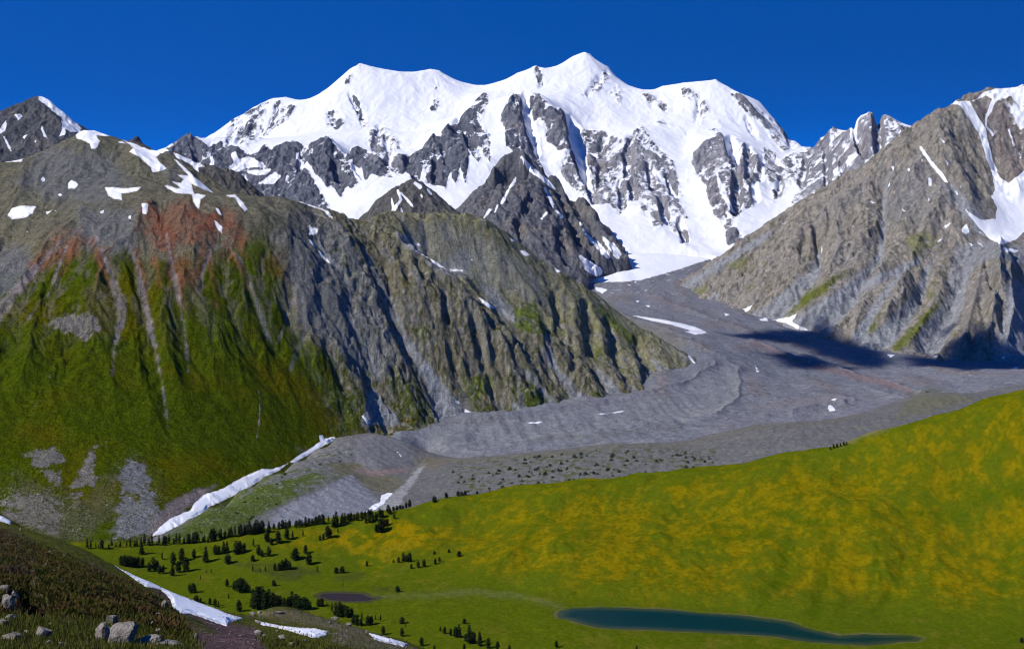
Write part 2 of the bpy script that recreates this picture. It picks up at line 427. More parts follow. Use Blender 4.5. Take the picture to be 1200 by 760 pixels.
ROCKZ = [  # (outline, how bare)
 ([(195,175),(207,168),(217,162),(225,158),(232,162),(240,170),(252,170),(258,166),(268,168),(272,176),(285,176),(295,182),(303,176),(310,170),(318,176),(325,172),(333,168),(343,166),(352,170),(360,172),(368,166),(378,163),(385,161),(392,168),(400,180),(405,184),(412,176),(420,173),(428,176),(434,181),(455,193),(462,184),(474,181),(480,180),(488,178),(495,172),(508,162),(515,162),(518,156),(530,146),(540,136),(548,128),(556,130),(560,142),(572,150),(575,165),(575,190),(566,181),(560,190),(549,176),(546,216),(540,194),(534,217),(527,199),(522,221),(510,217),(501,216),(497,194),(490,208),(482,206),(470,200),(455,191),(460,207),(443,206),(429,203),(424,191),(408,186),(419,215),(413,221),(402,215),(405,223),(399,233),(391,218),(383,217),(376,210),(362,193),(350,176),(346,178),(365,210),(376,225),(382,236),(388,247),(340,236),(300,230),(240,215)], 1.0),
 ([(430,163),(433,152),(443,146),(452,150),(460,158),(468,168),(474,180),(462,184),(455,193),(440,182)], .58),
 ([(548,128),(556,119),(564,111),(570,109),(576,116),(568,128),(563,142),(556,132)], .6),
 ([(597,114),(603,109),(608,112),(612,120),(616,140),(622,160),(630,180),(634,195),(605,180),(590,168),(592,150),(586,140),(590,130)], .85),
 ([(621,114),(626,110),(632,110),(636,119),(648,127),(656,130),(664,137),(668,155),(684,205),(676,205),(668,180),(660,184),(650,172),(640,165),(640,148),(628,145),(622,125)], .8),
 ([(660,185),(672,178),(686,203),(700,225),(704,239),(690,241),(680,226),(665,215),(656,200)], .75),
 ([(680,148),(695,152),(715,158),(730,160),(745,152),(752,148),(760,155),(765,165),(779,177),(789,191),(793,206),(801,228),(797,232),(786,212),(790,226),(805,252),(806,256),(800,258),(809,276),(803,292),(797,276),(789,272),(783,263),(780,250),(784,262),(768,269),(760,259),(756,252),(749,243),(741,232),(734,240),(728,251),(722,246),(714,240),(702,240),(694,215),(690,190),(685,165)], .66),
 ([(812,180),(820,170),(835,163),(845,158),(851,165),(862,175),(868,172),(873,168),(880,178),(888,183),(893,195),(892,212),(880,208),(884,240),(875,246),(866,235),(870,250),(860,255),(850,245),(858,262),(868,275),(872,282),(853,289),(850,275),(848,262),(838,252),(830,236),(826,218),(815,200),(810,192)], .8),
 ([(893,188),(905,192),(915,187),(938,175),(950,170),(965,160),(977,150),(990,156),(1002,152),(1007,139),(1020,130),(1040,135),(1062,149),(1085,152),(1090,190),(1000,222),(950,232),(932,242),(926,238),(936,222),(928,212),(915,232),(905,236),(905,225),(915,210),(900,214)], .62),
 ([(245,168),(272,143),(300,126),(318,117),(330,117),(345,126),(340,140),(322,152),(310,160),(290,172),(268,164)], .50),
 ([(383,130),(391,128),(398,136),(404,149),(390,150),(382,146)], .5),
 ([(412,108),(418,112),(426,130),(431,148),(425,150),(416,128)], .65),
 ([(404,92),(412,88),(410,98),(404,102)], .45),
 ([(507,118),(514,112),(518,128),(510,133),(503,130)], .52), ([(508,92),(511,92),(513,105),(509,105)], .4),
 ([(485,100),(490,100),(489,118),(485,118)], .3),
 ([(678,112),(690,103),(706,86),(713,80),(713,94),(702,108),(690,112)], .52),
 ([(712,106),(724,98),(729,112),(726,122),(718,112)], .45),
 ([(624,78),(631,77),(638,90),(636,103),(630,98)], .5),
 ([(752,110),(770,112),(786,126),(778,130),(760,122)], .5),
 ([(795,102),(808,106),(826,112),(830,132),(820,145),(812,140),(815,120),(800,115)], .48),
 ([(846,100),(880,119),(905,138),(925,160),(938,172),(918,178),(905,164),(895,148),(880,138),(862,118)], .50),
 ([(768,144),(776,142),(786,148),(782,151)], .5), ([(795,149),(806,156),(800,156)], .5), ([(828,151),(836,150),(845,158),(838,160)], .7),
 ([(872,137),(878,142),(890,163),(886,164)], .55), ([(894,170),(912,180),(908,190),(896,190)], .6),
]
def massif_bias(px, py):
    b = np.zeros(px.shape)
    for poly, k in ROCKZ:
        d = sdf_box(px, py, poly, 10)
        b = np.maximum(b, k * sstep(-2.2, 1.6, d))
    return b
MSLOT = [([(616,112,3),(617,125,5),(620,145,5),(625,165,4),(628,180,3)],75), ([(666,138,2),(672,150,6),(677,170,7),(682,190,6),(685,205,3)],100), ([(855,165,4),(860,178,6),(862,190,3)],90), ([(863,205,4),(864,230,5),(862,245,4)],65), ([(876,174,3),(878,190,4),(876,205,2)],50),
 ([(740,160,3),(736,180,5),(737,200,4)],60), ([(741,215,3),(744,230,3)],45), ([(706,165,2),(704,190,2),(702,215,2)],30), ([(1006,150,5),(1010,170,5),(1013,182,3)],80), ([(1028,138,4),(1030,160,5),(1030,175,3)],85), ([(968,175,2),(970,195,3),(970,215,2)],45), ([(986,185,2),(988,205,2)],35),
 ([(480,188,6),(488,203,5)],55), ([(455,190,4),(470,197,5)],45), ([(512,190,4),(511,213,3)],45), ([(392,192,4),(402,212,5)],60), ([(548,150,4),(552,166,5)],55), ([(541,140,5),(534,152,5)],45), ([(418,192,4),(427,204,4)],45), ([(520,170,3),(524,190,3)],35), ([(355,180,3),(352,200,3)],35), ([(330,178,2),(322,195,3)],35), ([(225,166,4),(232,185,4)],40),
 ([(760,195,2),(766,220,3)],40), ([(784,205,3),(790,225,3)],45), ([(775,235,3),(780,258,3)],45), ([(797,260,3),(803,280,3)],40), ([(728,215,3),(730,240,3)],35), ([(690,210,3),(697,232,4)],50), ([(893,190,2),(890,208,3)],30), ([(944,190,2),(940,215,3)],35), ([(915,210,2),(912,228,3)],30), ([(882,212,3),(886,232,3)],40),
 ([(874,138,1.5),(884,156,2)],30), ([(924,158,2),(928,170,2)],30), ([(411,110,2),(424,135,2.5)],28), ([(275,150,2),(268,165,2)],28), ([(305,132,2),(292,158,2)],26), ([(325,122,2),(318,148,2)],26), ([(287,148,1.5),(280,165,1.5)],22), ([(385,132,2),(396,148,2)],26), ([(820,112,2),(818,135,2)],22), ([(772,112,2),(778,126,2)],22), ([(760,114,1.5),(764,124,1.5)],20), ([(630,82,2),(634,100,2)],26), ([(702,92,2),(690,108,2)],24), ([(444,150,3),(440,175,3)],30), ([(452,160,2),(458,185,2)],26)]
MNOISE = {}
def massif_detail(x, y, z, gx, gy, px, py, ex):
    wx = x + 30 * fbm(x, y, 300, 3, 3); wy = y + 30 * fbm(x, y, 300, 3, 4)
    pj = px + 2.2 * fbm(x, y, 110, 3, 8); qj = py + 2.2 * fbm(x, y, 110, 3, 9)
    b = massif_bias(pj, qj)
    e, f1 = erosion(wx, wy, gx, gy, 185, 5, .52, 5, .75)
    e2, f2 = erosion(wx, wy, gx, gy, 430, 3, .5, 77, .6)
    sl = np.clip(np.sqrt(gx * gx + gy * gy) / .6, 0, 1)
    ex.update(bias=b, e=e, f1=f1, e2=e2)
    k = 0.16 + 0.84 * b
    for pts, dep in MSLOT: z = z - dep * sstep(-3.5, 1.5, stroke(pj, qj, pts))
    r = ridged(x, y, 100, 5, 21, .6)
    return z + sl * (34 * e * k + 26 * e2 * (.3 + .7 * b)) + 9 * fbm(x, y, 240, 5, 12) * (0.7 + .8 * b) + 5 * fbm(x, y, 420, 2, 14) + 17 * r * b + 8 * b * ridged(x, y * .6, 42, 3, 24, .6)

rows = np.concatenate([np.linspace(7300, 9000, 110), np.linspace(9014, 12550, 330), np.linspace(12620, 13900, 14)])
MASSIF = Sheet('snow_mountain', 150, 1130, DP, rows, massif_lines, 170, massif_detail)
S = MASSIF
P = Paint(S, C_ROCK_D)
ex = S.extra
zx, zy = S.slope(); steep = np.sqrt(zx * zx + zy * zy)
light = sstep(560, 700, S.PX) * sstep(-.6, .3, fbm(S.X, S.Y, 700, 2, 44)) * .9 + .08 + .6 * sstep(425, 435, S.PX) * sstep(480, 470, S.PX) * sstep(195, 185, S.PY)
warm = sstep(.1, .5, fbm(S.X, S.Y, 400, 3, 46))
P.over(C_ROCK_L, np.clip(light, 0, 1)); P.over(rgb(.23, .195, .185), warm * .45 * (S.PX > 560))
# snow lies where it is not too steep, in the gullies and on the ledges; rock shows on the ribs
b = ex['bias']
b = np.clip(b * 1.12 + .04 * (b > .02), 0, 1.1)
sn = 1.28 - b * 1.42 - b * (0.55 * ex['e'] + .55 * ex['e2']) + 0.15 * fbm(S.X, S.Y, 90, 4, 55) + np.clip(b * 1.6, 0, 1) * .75 * fbm(S.X + 25 * fbm(S.X, S.Y, 120, 2, 51), S.Y * .28, 42, 4, 56, .6) + (steep < .62) * .0
sn = sn + sstep(.75, .45, steep) * .4 * (b > .01) - sstep(1.15, 1.7, steep) * .35 * np.clip(b * 3, 0, 1)
P.snow = np.clip(sn, -1, 1.6)
mottle(P, S.X, S.Y * .35, 30, rgb(.050, .058, .080), rgb(.33, .315, .32), 1.0, .85, .6)
# the snow pockets among the dark buttresses
for pl in [[(263,205),(278,186),(292,184),(306,190),(312,196),(298,196),(285,198),(270,205)],[(246,182),(252,188),(250,197),(243,194),(247,190)],[(270,180),(275,178),(282,188),(275,190)],[(285,200),(318,198),(312,205),(300,206)],
           [(300,215),(322,202),(330,206),(322,214),(305,216)],[(622,140),(638,142),(640,150),(630,152)],[(636,166),(652,176),(672,174),(660,186),(656,205),(648,190)],[(614,118),(618,114),(622,130),(636,165),(650,195),(662,222),(655,215),(640,190),(626,160)],
           [(560,131),(570,140),(582,150),(592,160),(594,178),(578,170),(565,150)],[(560,170),(568,182),(556,186)],[(866,176),(871,172),(866,195),(862,188)],[(838,195),(846,215),(862,250),(856,246),(842,222)]]:
    P.snow_poly(pl, 2.0, 2.2)
MAT_MASSIF = land_mat('high_rock_and_snow', 9, 45, .55, 1.0, 8, snow_edge=.3)
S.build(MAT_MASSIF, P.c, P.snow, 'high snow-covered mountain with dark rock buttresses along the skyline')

# ---- the dark pyramid
pyr = [[(606,174,9200),(588,186,9100),(570,205,8900),(552,232,8600),(540,252,8300),(525,275,8050),(500,300,7800)],
       [(606,174,9200),(625,190,9180),(650,205,9080),(680,229,8900),(700,250,8700),(716,268,8500),(728,285,8300),(736,299,8080)],
       [(608,178,9160),(628,205,8800),(650,240,8400),(672,290,7850),(678,320,7600)],
       [(642,206,9000),(668,245,8520),(690,285,8060),(698,310,7780)],
       [(640,215,8900),(662,256,8500),(684,305,7900)],
       [(662,222,8950),(690,265,8420),(708,292,8040)],
       [(700,256,8640),(716,285,8230),(722,296,8100)],
       [(590,230,8300)],[(570,262,8000)],[(600,290,7650)],[(625,250,8150)],[(640,325,7400),(560,320,7400),(480,330,7300)],[(712,375,7800),(745,385,7900),(775,390,8200),(700,350,7300),(770,350,7300)],[(640,222,9350),(668,262,9300),(705,305,9000),(735,345,8600),(752,390,8250)],
       [(606,205,9600),(560,240,9400),(680,262,9500),(740,300,9000),(500,300,8900)],[(606,330,10400),(500,350,10000),(740,350,10000)]]
PSLOT = [([(664,215,3),(680,245,5),(698,275,6),(708,290,4)],70), ([(640,200,2),(655,222,4),(668,250,4),(680,285,4)],50), ([(622,232,3),(614,248,4),(606,262,3)],40), ([(655,270,4),(660,290,5),(668,306,5)],45), ([(690,285,3),(695,303,4)],45), ([(580,215,2),(570,240,3)],25), ([(610,270,3),(618,295,3)],30), ([(640,225,2),(648,250,3)],30), ([(718,288,2),(726,298,3)],30), ([(596,205,2),(592,225,3)],25)]
def pyr_detail(x, y, z, gx, gy, px, py, ex):
    for pts, dep in PSLOT: z = z - dep * sstep(-4, 1.5, stroke(px + 2 * fbm(x, y, 70, 3, 8), py + 2 * fbm(x, y, 70, 3, 9), pts))
    wx = x + 20 * fbm(x, y, 160, 3, 3); wy = y + 20 * fbm(x, y, 160, 3, 4)
    e, f1 = erosion(wx, wy, gx, gy, 150, 5, .55, 15, .75); ex['e'] = e; ex['f1'] = f1
    return z + 24 * e + 13 * ridged(x, y, 80, 5, 22, .6) + 6 * ridged(x, y * .7, 34, 3, 24, .6) + 5 * fbm(x, y, 60, 4, 9)
PYR = Sheet('rock_peak', 505, 775, DP, np.linspace(7300, 9900, 270), pyr, 110, pyr_detail)
S = PYR; P = Paint(S, rgb(.105, .108, .12))
P.over(rgb(.165, .145, .12), sstep(-.1, .5, fbm(S.X, S.Y, 260, 4, 31)) * .7); P.over(rgb(.085, .092, .108), sstep(0, .5, fbm(S.X, S.Y, 180, 4, 33)) * .6)
mottle(P, S.X, S.Y * .4, 24, rgb(.045, .05, .064), rgb(.25, .232, .22), 1.0, .85, .6)
for st in [[(611,184,1.5),(622,198,3.5),(633,207,2.5),(642,214,3),(650,222,1)],[(638,220,1.2),(645,232,2),(648,242,1.2)],[(604,211,2),(598,219,1.5)],[(596,222,1.2),(588,238,1.8)],[(583,240,1),(580,249,.8)],[(574,246,1.5),(567,255,1.2)],
           [(652,247,1),(658,254,2)],[(640,250,1.6),(635,256,1.2)],[(683,268,1.2),(692,280,2.2),(702,290,2.6),(706,296,3)],[(706,278,1.5),(718,292,3.5),(724,300,3)],[(680,300,2),(690,312,6),(700,318,6)],[(679,258,.8),(681,264,1.4)],[(718,286,1.6),(727,297,1.8)],[(700,283,1),(712,300,3)],[(585,180,1.6),(576,191,2.4),(570,197,1)]]:
    d = stroke(S.PX, S.PY, st) + P.j1 * 1.2 + P.j2
    P.snow = np.maximum(P.snow, np.clip(.5 + d / 1.5, -1, 1.5))
S.build(land_mat('dark_rock', 7, 30, .55, 1.0, 7, snow_edge=.3), P.c, P.snow, 'dark rock pyramid in front of the snow mountain', mask=~((S.PX > 690) & (S.PY > 324)))
MAT_DARK = S.ob.data.materials[0]

# ---- the small snow-capped peak at far left and the dark crags behind the green mountain
def crag_detail(amp, wl):
    def f(x, y, z, gx, gy, px, py, ex):
        e, f1 = erosion(x + 15 * fbm(x, y, 100, 3, 3), y, gx, gy, wl, 4, .55, 25, .75); ex['e'] = e
        return z + amp * e + amp * .4 * ridged(x, y, wl * .6, 4, 5, .55)
    return f
pk = [(-60,128,6900),(0,146,6800),(10,141,6800),(22,136,6780),(32,126,6760),(39,118,6740),(45,113,6720),(51,113,6720),(60,119,6720),(75,132,6720),(86,142,6720),(97,150,6700),(112,162,6650),(140,178,6600),(150,166,6900),(162,159,6900),(172,172,6900),(200,190,6800)]
PEAK = Sheet('snowy_peak', -60, 205, DP, np.linspace(5900, 7300, 150),
             [pk, [(a, b + 80, c + 500) for a, b, c in pk[::2]], [(47,116,6690),(70,150,6420)], [(47,116,6690),(30,150,6400)], [(-60,200,6000),(60,185,6000),(200,215,6000)]], 80, crag_detail(14, 110))
S = PEAK; P = Paint(S, rgb(.075, .08, .088)); mottle(P, S.X, S.Y, 22, rgb(.04,.045,.055), rgb(.16,.155,.15), 1.0, .8, .5); P.over(rgb(.11, .105, .10), sstep(0, .5, fbm(S.X, S.Y, 150, 4, 3)))
for pl in [[(45,112),(52,111),(62,118),(76,130),(88,143),(96,150),(93,155),(84,155),(78,152),(74,142),(70,136),(60,128),(52,122),(46,117)],[(72,138),(77,150),(76,158),(68,161),(73,152)],[(17,134),(23,133),(26,137),(21,141)],[(0,152),(5,142),(8,140),(7,152),(0,158)],[(2,158),(5,158),(14,176),(12,178)],[(49,145),(51,152),(56,163),(52,160),(48,152)],[(27,160),(32,158),(28,164)],[(40,166),(43,163),(42,168)]]:
    P.snow_poly(pl, 1.6, 1.6)
S.build(MAT_DARK, P.c, P.snow, 'small pointed dark peak with a snow slope on its right side')
kn = [(190,190,5400),(203,178,5350),(215,184,5300),(232,192,5300),(250,195,5300),(270,199,5300),(285,207,5300),(297,219,5300),(310,233,5250),(330,250,5200)]
KNOLL = Sheet('rock_knoll', 185, 335, DP, np.linspace(4700, 5700, 130), [kn, [(a, b + 70, c + 350) for a, b, c in kn[::2]], [(190,260,4900),(250,262,4950),(330,280,4900)]], 60, crag_detail(12, 80))
S = KNOLL; P = Paint(S, rgb(.095, .09, .082)); mottle(P, S.X, S.Y, 16, rgb(.05,.05,.045), rgb(.18,.17,.15), 1.0, .8, .5); P.over(rgb(.12, .115, .08), sstep(0, .5, fbm(S.X, S.Y, 120, 4, 3)))
for pl in [[(203,178),(215,183),(230,190),(243,195),(231,196),(234,203),(226,195),(206,184)]]: P.snow_poly(pl, 1.4, 1.5)
S.build(MAT_DARK, P.c, P.snow, 'dark rock knoll behind the shoulder of the green mountain')
kn = [(405,268,6600),(425,254,6620),(440,238,6680),(455,226,6720),(470,218,6760),(483,213,6800),(495,215,6780),(507,223,6750),(520,235,6720),(535,248,6660),(560,262,6600),(590,290,6500)]
KNOB = Sheet('rock_hump', 400, 600, DP, np.linspace(6100, 7200, 130), [kn, [(a, b + 70, c + 350) for a, b, c in kn[::2]], [(400,300,6200),(480,290,6300),(600,320,6200)]], 60, crag_detail(14, 90))
S = KNOB; P = Paint(S, rgb(.095, .092, .088)); mottle(P, S.X, S.Y, 18, rgb(.05,.05,.048), rgb(.18,.17,.155), 1.0, .8, .5); P.over(rgb(.13, .125, .095), sstep(0, .5, fbm(S.X, S.Y, 120, 4, 3)))
for st in [[(466,223,1.6),(470,234,1.6),(461,246,2.2)],[(470,226,1.4),(484,242,1)],[(459,233,1.2),(461,244,1.6)],[(487,215,2),(492,219,3)],[(501,222,1),(505,227,1.6)],[(470,244,1),(471,249,1.5)],[(493,228,1),(495,231,1)]]:
    P.snow = np.maximum(P.snow, np.clip(.5 + (stroke(S.PX, S.PY, st) + P.j1) / 1.4, -1, 1.5))
S.build(MAT_DARK, P.c, P.snow, 'dark rounded rock hump below the snow basin')
# ------------------------------------------------------------------ the green mountain and its rocky spur, left
G_DARK = rgb(.047, .068, .001); G_OLIVE = rgb(.088, .072, .001); G_BRIGHT = rgb(.085, .118, .004)
SCREE = rgb(.235, .245, .25); SCREE_P = rgb(.225, .195, .185); ROCK_O = rgb(.150, .135, .085); ROCK_G = rgb(.165, .162, .155); RED = rgb(.20, .075, .042)
CREST = [(-140,195,4700),(0,190,4700),(30,185,4700),(60,172,4720),(90,157,4800),(100,153,4800),(125,158,4800),(150,165,4800),(165,172,4750),(188,179,4700),(205,186,4650),(225,201,4550),(240,215,4500),(252,226,4450),(270,229,4400),(290,229,4400),(310,232,4400),(335,234,4450),(360,240,4500),(385,248,4550),(400,253,4580),(425,259,4600),(445,252,4680),(460,250,4700),(490,250,4730),(520,252,4760),(545,253,4780),(570,262,4780),(590,277,4800),(600,284,4800),(620,297,4820),(645,312,4850),(665,322,4870),(685,335,4890),(705,350,4900),(730,368,4900),(760,388,4890),(790,405,4870),(815,421,4830),(830,436,4780)]
FOOT = [(-140,650,2830),(0,630,2870),(100,638,2870),(150,633,2900),(200,612,3020),(250,578,3230),(300,553,3420),(340,537,3560),(390,509,3770),(425,499,3850),(470,498,3950),(495,497,3980),(545,491,4070),(600,483,4150),(650,476,4220),(700,469,4300),(750,461,4390),(790,448,4560),(818,441,4680)]
gm = [CREST, [(a, b + 130, c + 600) for a, b, c in CREST[::3]], FOOT, [(a, b + 70, c - 260) for a, b, c in FOOT[::2]],
      [(-140,300,4100),(0,290,4100),(60,275,4050),(130,245,4180),(180,238,4200),(250,236,4250),(300,245,4230)],
      [(0,235,4400),(60,220,4450),(100,200,4520),(150,205,4500)],
      [(425,262,4580),(480,287,4500),(520,322,4440),(560,362,4360),(600,398,4330)],
      [(500,290,4640),(530,305,4640),(560,335,4590),(600,362,4550),(620,372,4520)],
      [(560,285,4730),(600,310,4740),(650,345,4750)],
      [(640,372,4620),(690,385,4690),(740,410,4720)],
      [(880,490,4800),(880,520,4600)]]
CHUTES = [  # scree gullies (px,py,half width), depth m, colour
 ([(108,268,2),(122,300,3),(134,332,4),(141,352,8),(142,372,6),(134,405,2),(132,440,1)], 7, SCREE_P),
 ([(146,280,2),(160,310,3),(168,345,4),(176,385,4),(184,418,2),(190,448,1),(197,500,.8)], 8, SCREE_P),
 ([(195,275,1.5),(203,320,3),(210,350,2.5),(217,390,2),(221,435,1)], 8, SCREE_P),
 ([(248,290,1.5),(240,310,2),(232,340,1.5),(224,352,1)], 5, SCREE_P),
 ([(90,270,2),(70,285,3),(45,310,4),(18,342,6),(6,355,8),(-6,380,6)], 7, SCREE_P),
 ([(78,290,1.2),(64,325,1.6),(56,348,.8)], 4, SCREE_P), ([(48,350,1),(40,365,2),(30,378,1)], 3, SCREE_P),
 ([(265,280,1),(285,310,2),(300,350,3),(312,390,3),(322,410,1)], 6, ROCK_G),
 ([(345,300,1.5),(343,350,2.5),(332,385,2),(324,402,1)], 5, SCREE_P), ([(376,320,2),(373,355,3),(350,405,2.2),(340,435,1)], 6, ROCK_G),
 ([(374,345,1),(384,390,2),(396,430,2.5),(400,450,1)], 7, ROCK_G),
 ([(402,355,1),(420,390,2),(434,420,3),(441,440,4)], 10, SCREE),
 ([(425,290,1.5),(445,325,2.5),(470,385,4),(492,425,6),(515,460,8),(535,490,14)], 17, SCREE),
 ([(487,362,1),(480,390,2),(474,400,2)], 7, SCREE_P),
 ([(470,395,1),(478,440,2),(490,470,2)], 5, SCREE_P),
 ([(410,395,1),(428,440,2),(440,470,2)], 5, ROCK_G),
 ([(560,372,2),(570,415,4),(582,450,4),(590,478,3)], 16, ROCK_O),
 ([(640,395,2),(650,430,4),(668,455,6),(685,475,9)], 12, SCREE),
 ([(616,435,2),(640,462,4),(655,478,5)], 10, SCREE), ([(598,470,1),(608,480,6)], 3, SCREE),
 ([(698,430,1.5),(715,452,7),(718,465,12)], 7, SCREE), ([(763,420,1.5),(778,435,7),(785,445,10)], 6, SCREE),
]
SLOTS = [  # dark clefts cut into the rock face: px,py,half width; depth
 ([(551,368,2),(558,395,3),(570,440,4),(578,460,2)],20), ([(570,372,2),(578,400,4),(590,440,4)],22), ([(519,345,2),(523,380,2.5),(533,430,2)],16),
 ([(546,343,2),(560,358,4),(580,378,4),(600,400,3)],20), ([(648,345,2),(655,380,4),(660,400,3)],18), ([(685,358,3),(690,385,5),(695,410,4)],24), ([(712,375,3),(716,395,4),(722,415,4)],20), ([(745,395,3),(755,425,6),(762,452,5)],20), ([(722,420,2),(735,445,4)],14),
 ([(452,300,2),(457,330,2),(459,345,1)],12), ([(470,290,2),(475,310,3),(476,325,2)],14), ([(447,405,2),(460,425,4),(462,440,2)],14), ([(430,425,2),(440,455,4)],12), ([(640,430,2),(646,450,3)],10),
 ([(600,405,2),(615,440,4),(622,460,2)],14),([(790,430,2),(797,438,4)],8),([(488,300,2),(496,330,2)],10),([(630,360,2),(640,385,3)],10),([(668,400,2),(676,430,3)],12),([(775,405,2),(788,420,3)],8)]
GREL = [([(425,262),(440,300),(470,380),(500,435),(535,490)],-18.9,24), ([(362,262),(385,300),(412,332),(440,362),(466,392)],-18.2,15), ([(372,330),(385,390),(398,440),(406,480)],-12.6,12), ([(400,355),(425,410),(441,450),(450,495)],-16.8,14), ([(348,285),(342,350),(325,402)],-8.4,10), ([(290,245),(283,305),(300,365),(322,415)],-7.0,12),
 ([(335,262),(352,320),(362,380),(378,440)],7.1,12), ([(385,330),(408,390),(424,440),(428,480)],8.1,9), ([(425,345),(452,400),(470,450),(490,492)],10.7,12), ([(455,275),(500,312),(545,347),(600,396)],9.8,9), ([(462,300),(480,350),(500,395),(520,430)],8.1,9), ([(505,330),(525,390),(545,440),(560,485)],9.8,11), ([(540,355),(552,400),(572,450),(580,485)],7.1,7), ([(600,400),(612,440),(625,475)],8.1,8), ([(628,372),(640,420),(660,455)],8.9,9), ([(672,360),(680,410),(700,450)],10.7,9), ([(700,375),(708,415),(730,455)],9.8,8), ([(728,385),(740,420),(752,455)],8.9,8), ([(765,405),(775,430),(792,446)],7.1,8),
 ([(610,395),(640,430),(668,470)],-15.4,10), ([(690,420),(716,462)],-15.4,9), ([(760,425),(782,446)],-12.6,9), ([(455,275),(500,312),(545,347),(600,396)],16,6), ([(488,280),(525,300),(560,322),(600,355)],-26,16), ([(560,262),(600,300),(640,335),(690,362)],12,14), ([(480,270),(520,292),(560,300)],-7.0,14), ([(560,335),(590,365),(610,385)],-9.8,10),
 ([(110,262),(122,300),(136,340),(142,400),(134,470)],-2.8,12), ([(146,275),(160,310),(170,350),(184,420),(198,500),(205,560)],-3.2,12), ([(198,268),(206,330),(216,390),(222,450)],-2.8,11), ([(248,285),(236,335),(222,360)],-4.0,9), ([(88,268),(60,300),(25,335),(0,370)],-3.6,12), ([(78,288),(60,340),(45,380)],-3.2,9), ([(262,270),(285,310),(302,360),(322,415),(335,470)],-2.8,11),
 ([(92,285),(98,330),(95,370)],6.6,11), ([(130,275),(150,320),(160,370),(165,440)],5.5,9), ([(178,265),(188,320),(200,380),(208,440)],6.6,10), ([(228,270),(225,310),(240,370),(250,430)],6.6,11), ([(270,300),(262,350),(275,400),(285,450)],5.5,9), ([(50,330),(40,380),(20,430)],5.0,10), ([(110,310),(115,350)],4.4,8)]
def gm_detail(x, y, z, gx, gy, px, py, ex):
    pj = px + 5 * fbm(x, y, 170, 3, 18) + 3.2 * fbm(x, y, 45, 4, 8, .6); qj = py + 3 * fbm(x, y, 60, 3, 9)
    for pts, dep, c in CHUTES:
        d = stroke(pj, qj, pts)
        z = z - dep * sstep(-9, 2, d) * (.3 if c is SCREE_P else .7)
    for pts, dep in SLOTS:
        z = z - 1.0 * dep * sstep(-4.5, 1.5, stroke(pj, qj, pts))
    z = relief(pj, qj, z, GREL)
    rock = np.clip(sstep(320, 430, px - .25 * (py - 350) + 25 * fbm(x, y, 200, 3, 6)), 0, 1)
    up = sstep(300, 245, py)
    e, f1 = erosion(x + 18 * fbm(x, y, 120, 3, 3), y + 18 * fbm(x, y, 120, 3, 4), gx, gy, 95, 5, .55, 41, .7)
    e2, f2 = erosion(x + 30 * fbm(x, y, 260, 3, 13), y, gx, gy, 210, 4, .5, 43, .6)
    sl = np.clip(np.sqrt(gx * gx + gy * gy) / .55, 0, 1)
    top = sstep(360, 300, py - .55 * (px - 540)) * sstep(440, 480, px)          # rounded grassy top of the spur
    ra = rock * (1 - .75 * top)
    mod = .35 + 1.1 * sstep(-.35, .45, fbm(x, y, 170, 3, 66))
    wob = fbm(x, y, 110, 4, 67)
    ex.update(rock=rock, e=e, e2=e2, top=top)
    return z + sl * (e * (4.5 * (1 - rock) * sstep(480, 380, py) + 3 + 5.5 * ra * mod) * (1 - .5 * up * (1 - rock)) + e2 * (11 * sstep(520, 400, py) + 4 + 4 * ra * mod)) + fbm(x, y, 70, 5, 2) * (2.0 + 4 * ra) + 15 * ra * ridged(x + 25 * wob, y, 75, 5, 7, .62) + 10 * ra * wob + 6.5 * ra * ridged(x + 12 * wob, y * .8, 27, 4, 77, .6) + up * (1 - rock) * 5 * fbm(x, y, 160, 3, 60)
rows = np.concatenate([np.linspace(2650, 4300, 390), np.linspace(4304, 4960, 150), np.linspace(4980, 5700, 24)])
GM = Sheet('green_mountain', -140, 850, DP, rows, gm, 110, gm_detail)
S = GM; P = Paint(S, ROCK_O); ex = S.extra; X, Y, PX, PY = S.X, S.Y, S.PX, S.PY
n1 = fbm(X, Y, 300, 4, 100); n2 = fbm(X, Y, 90, 4, 101); n3 = fbm(X, Y, 40, 4, 102)
P.over(ROCK_G, sstep(-.05, .4, n2) * .6)
P.over(rgb(.11, .095, .06), sstep(.0, .4, n1) * .6)
P.poly(rgb(.150, .155, .158), [(310,240),(345,240),(400,262),(440,330),(470,400),(455,455),(420,440),(395,410),(350,375),(330,300)], 8, 12, .75)
# grass
grass = sstep(-14, 14, sdf_box(PX, PY, [(-140,345),(0,332),(40,318),(60,295),(110,280),(150,288),(200,303),(250,298),(285,268),(318,250),(330,300),(335,345),(350,385),(380,410),(395,440),(410,480),(420,500),(400,520),(330,560),(200,640),(-140,680)], 40) + 22 * n2 + 14 * ex['e2'])
P.over(G_DARK, grass); P.over(G_OLIVE, grass * sstep(-.15, .55, n1 + .5 * n2) * .75)
P.over(G_BRIGHT * .8, grass * sstep(.1, .5, n3) * .5)
P.over(rgb(.125, .10, .065), grass * sstep(-.05, .5, ex['e2'] + .6 * ex['e'] + .5 * n2) * sstep(430, 310, PY) * .5); P.over(rgb(.155, .13, .11), grass * sstep(-.2, -.6, ex['e']) * sstep(430, 330, PY) * .5)
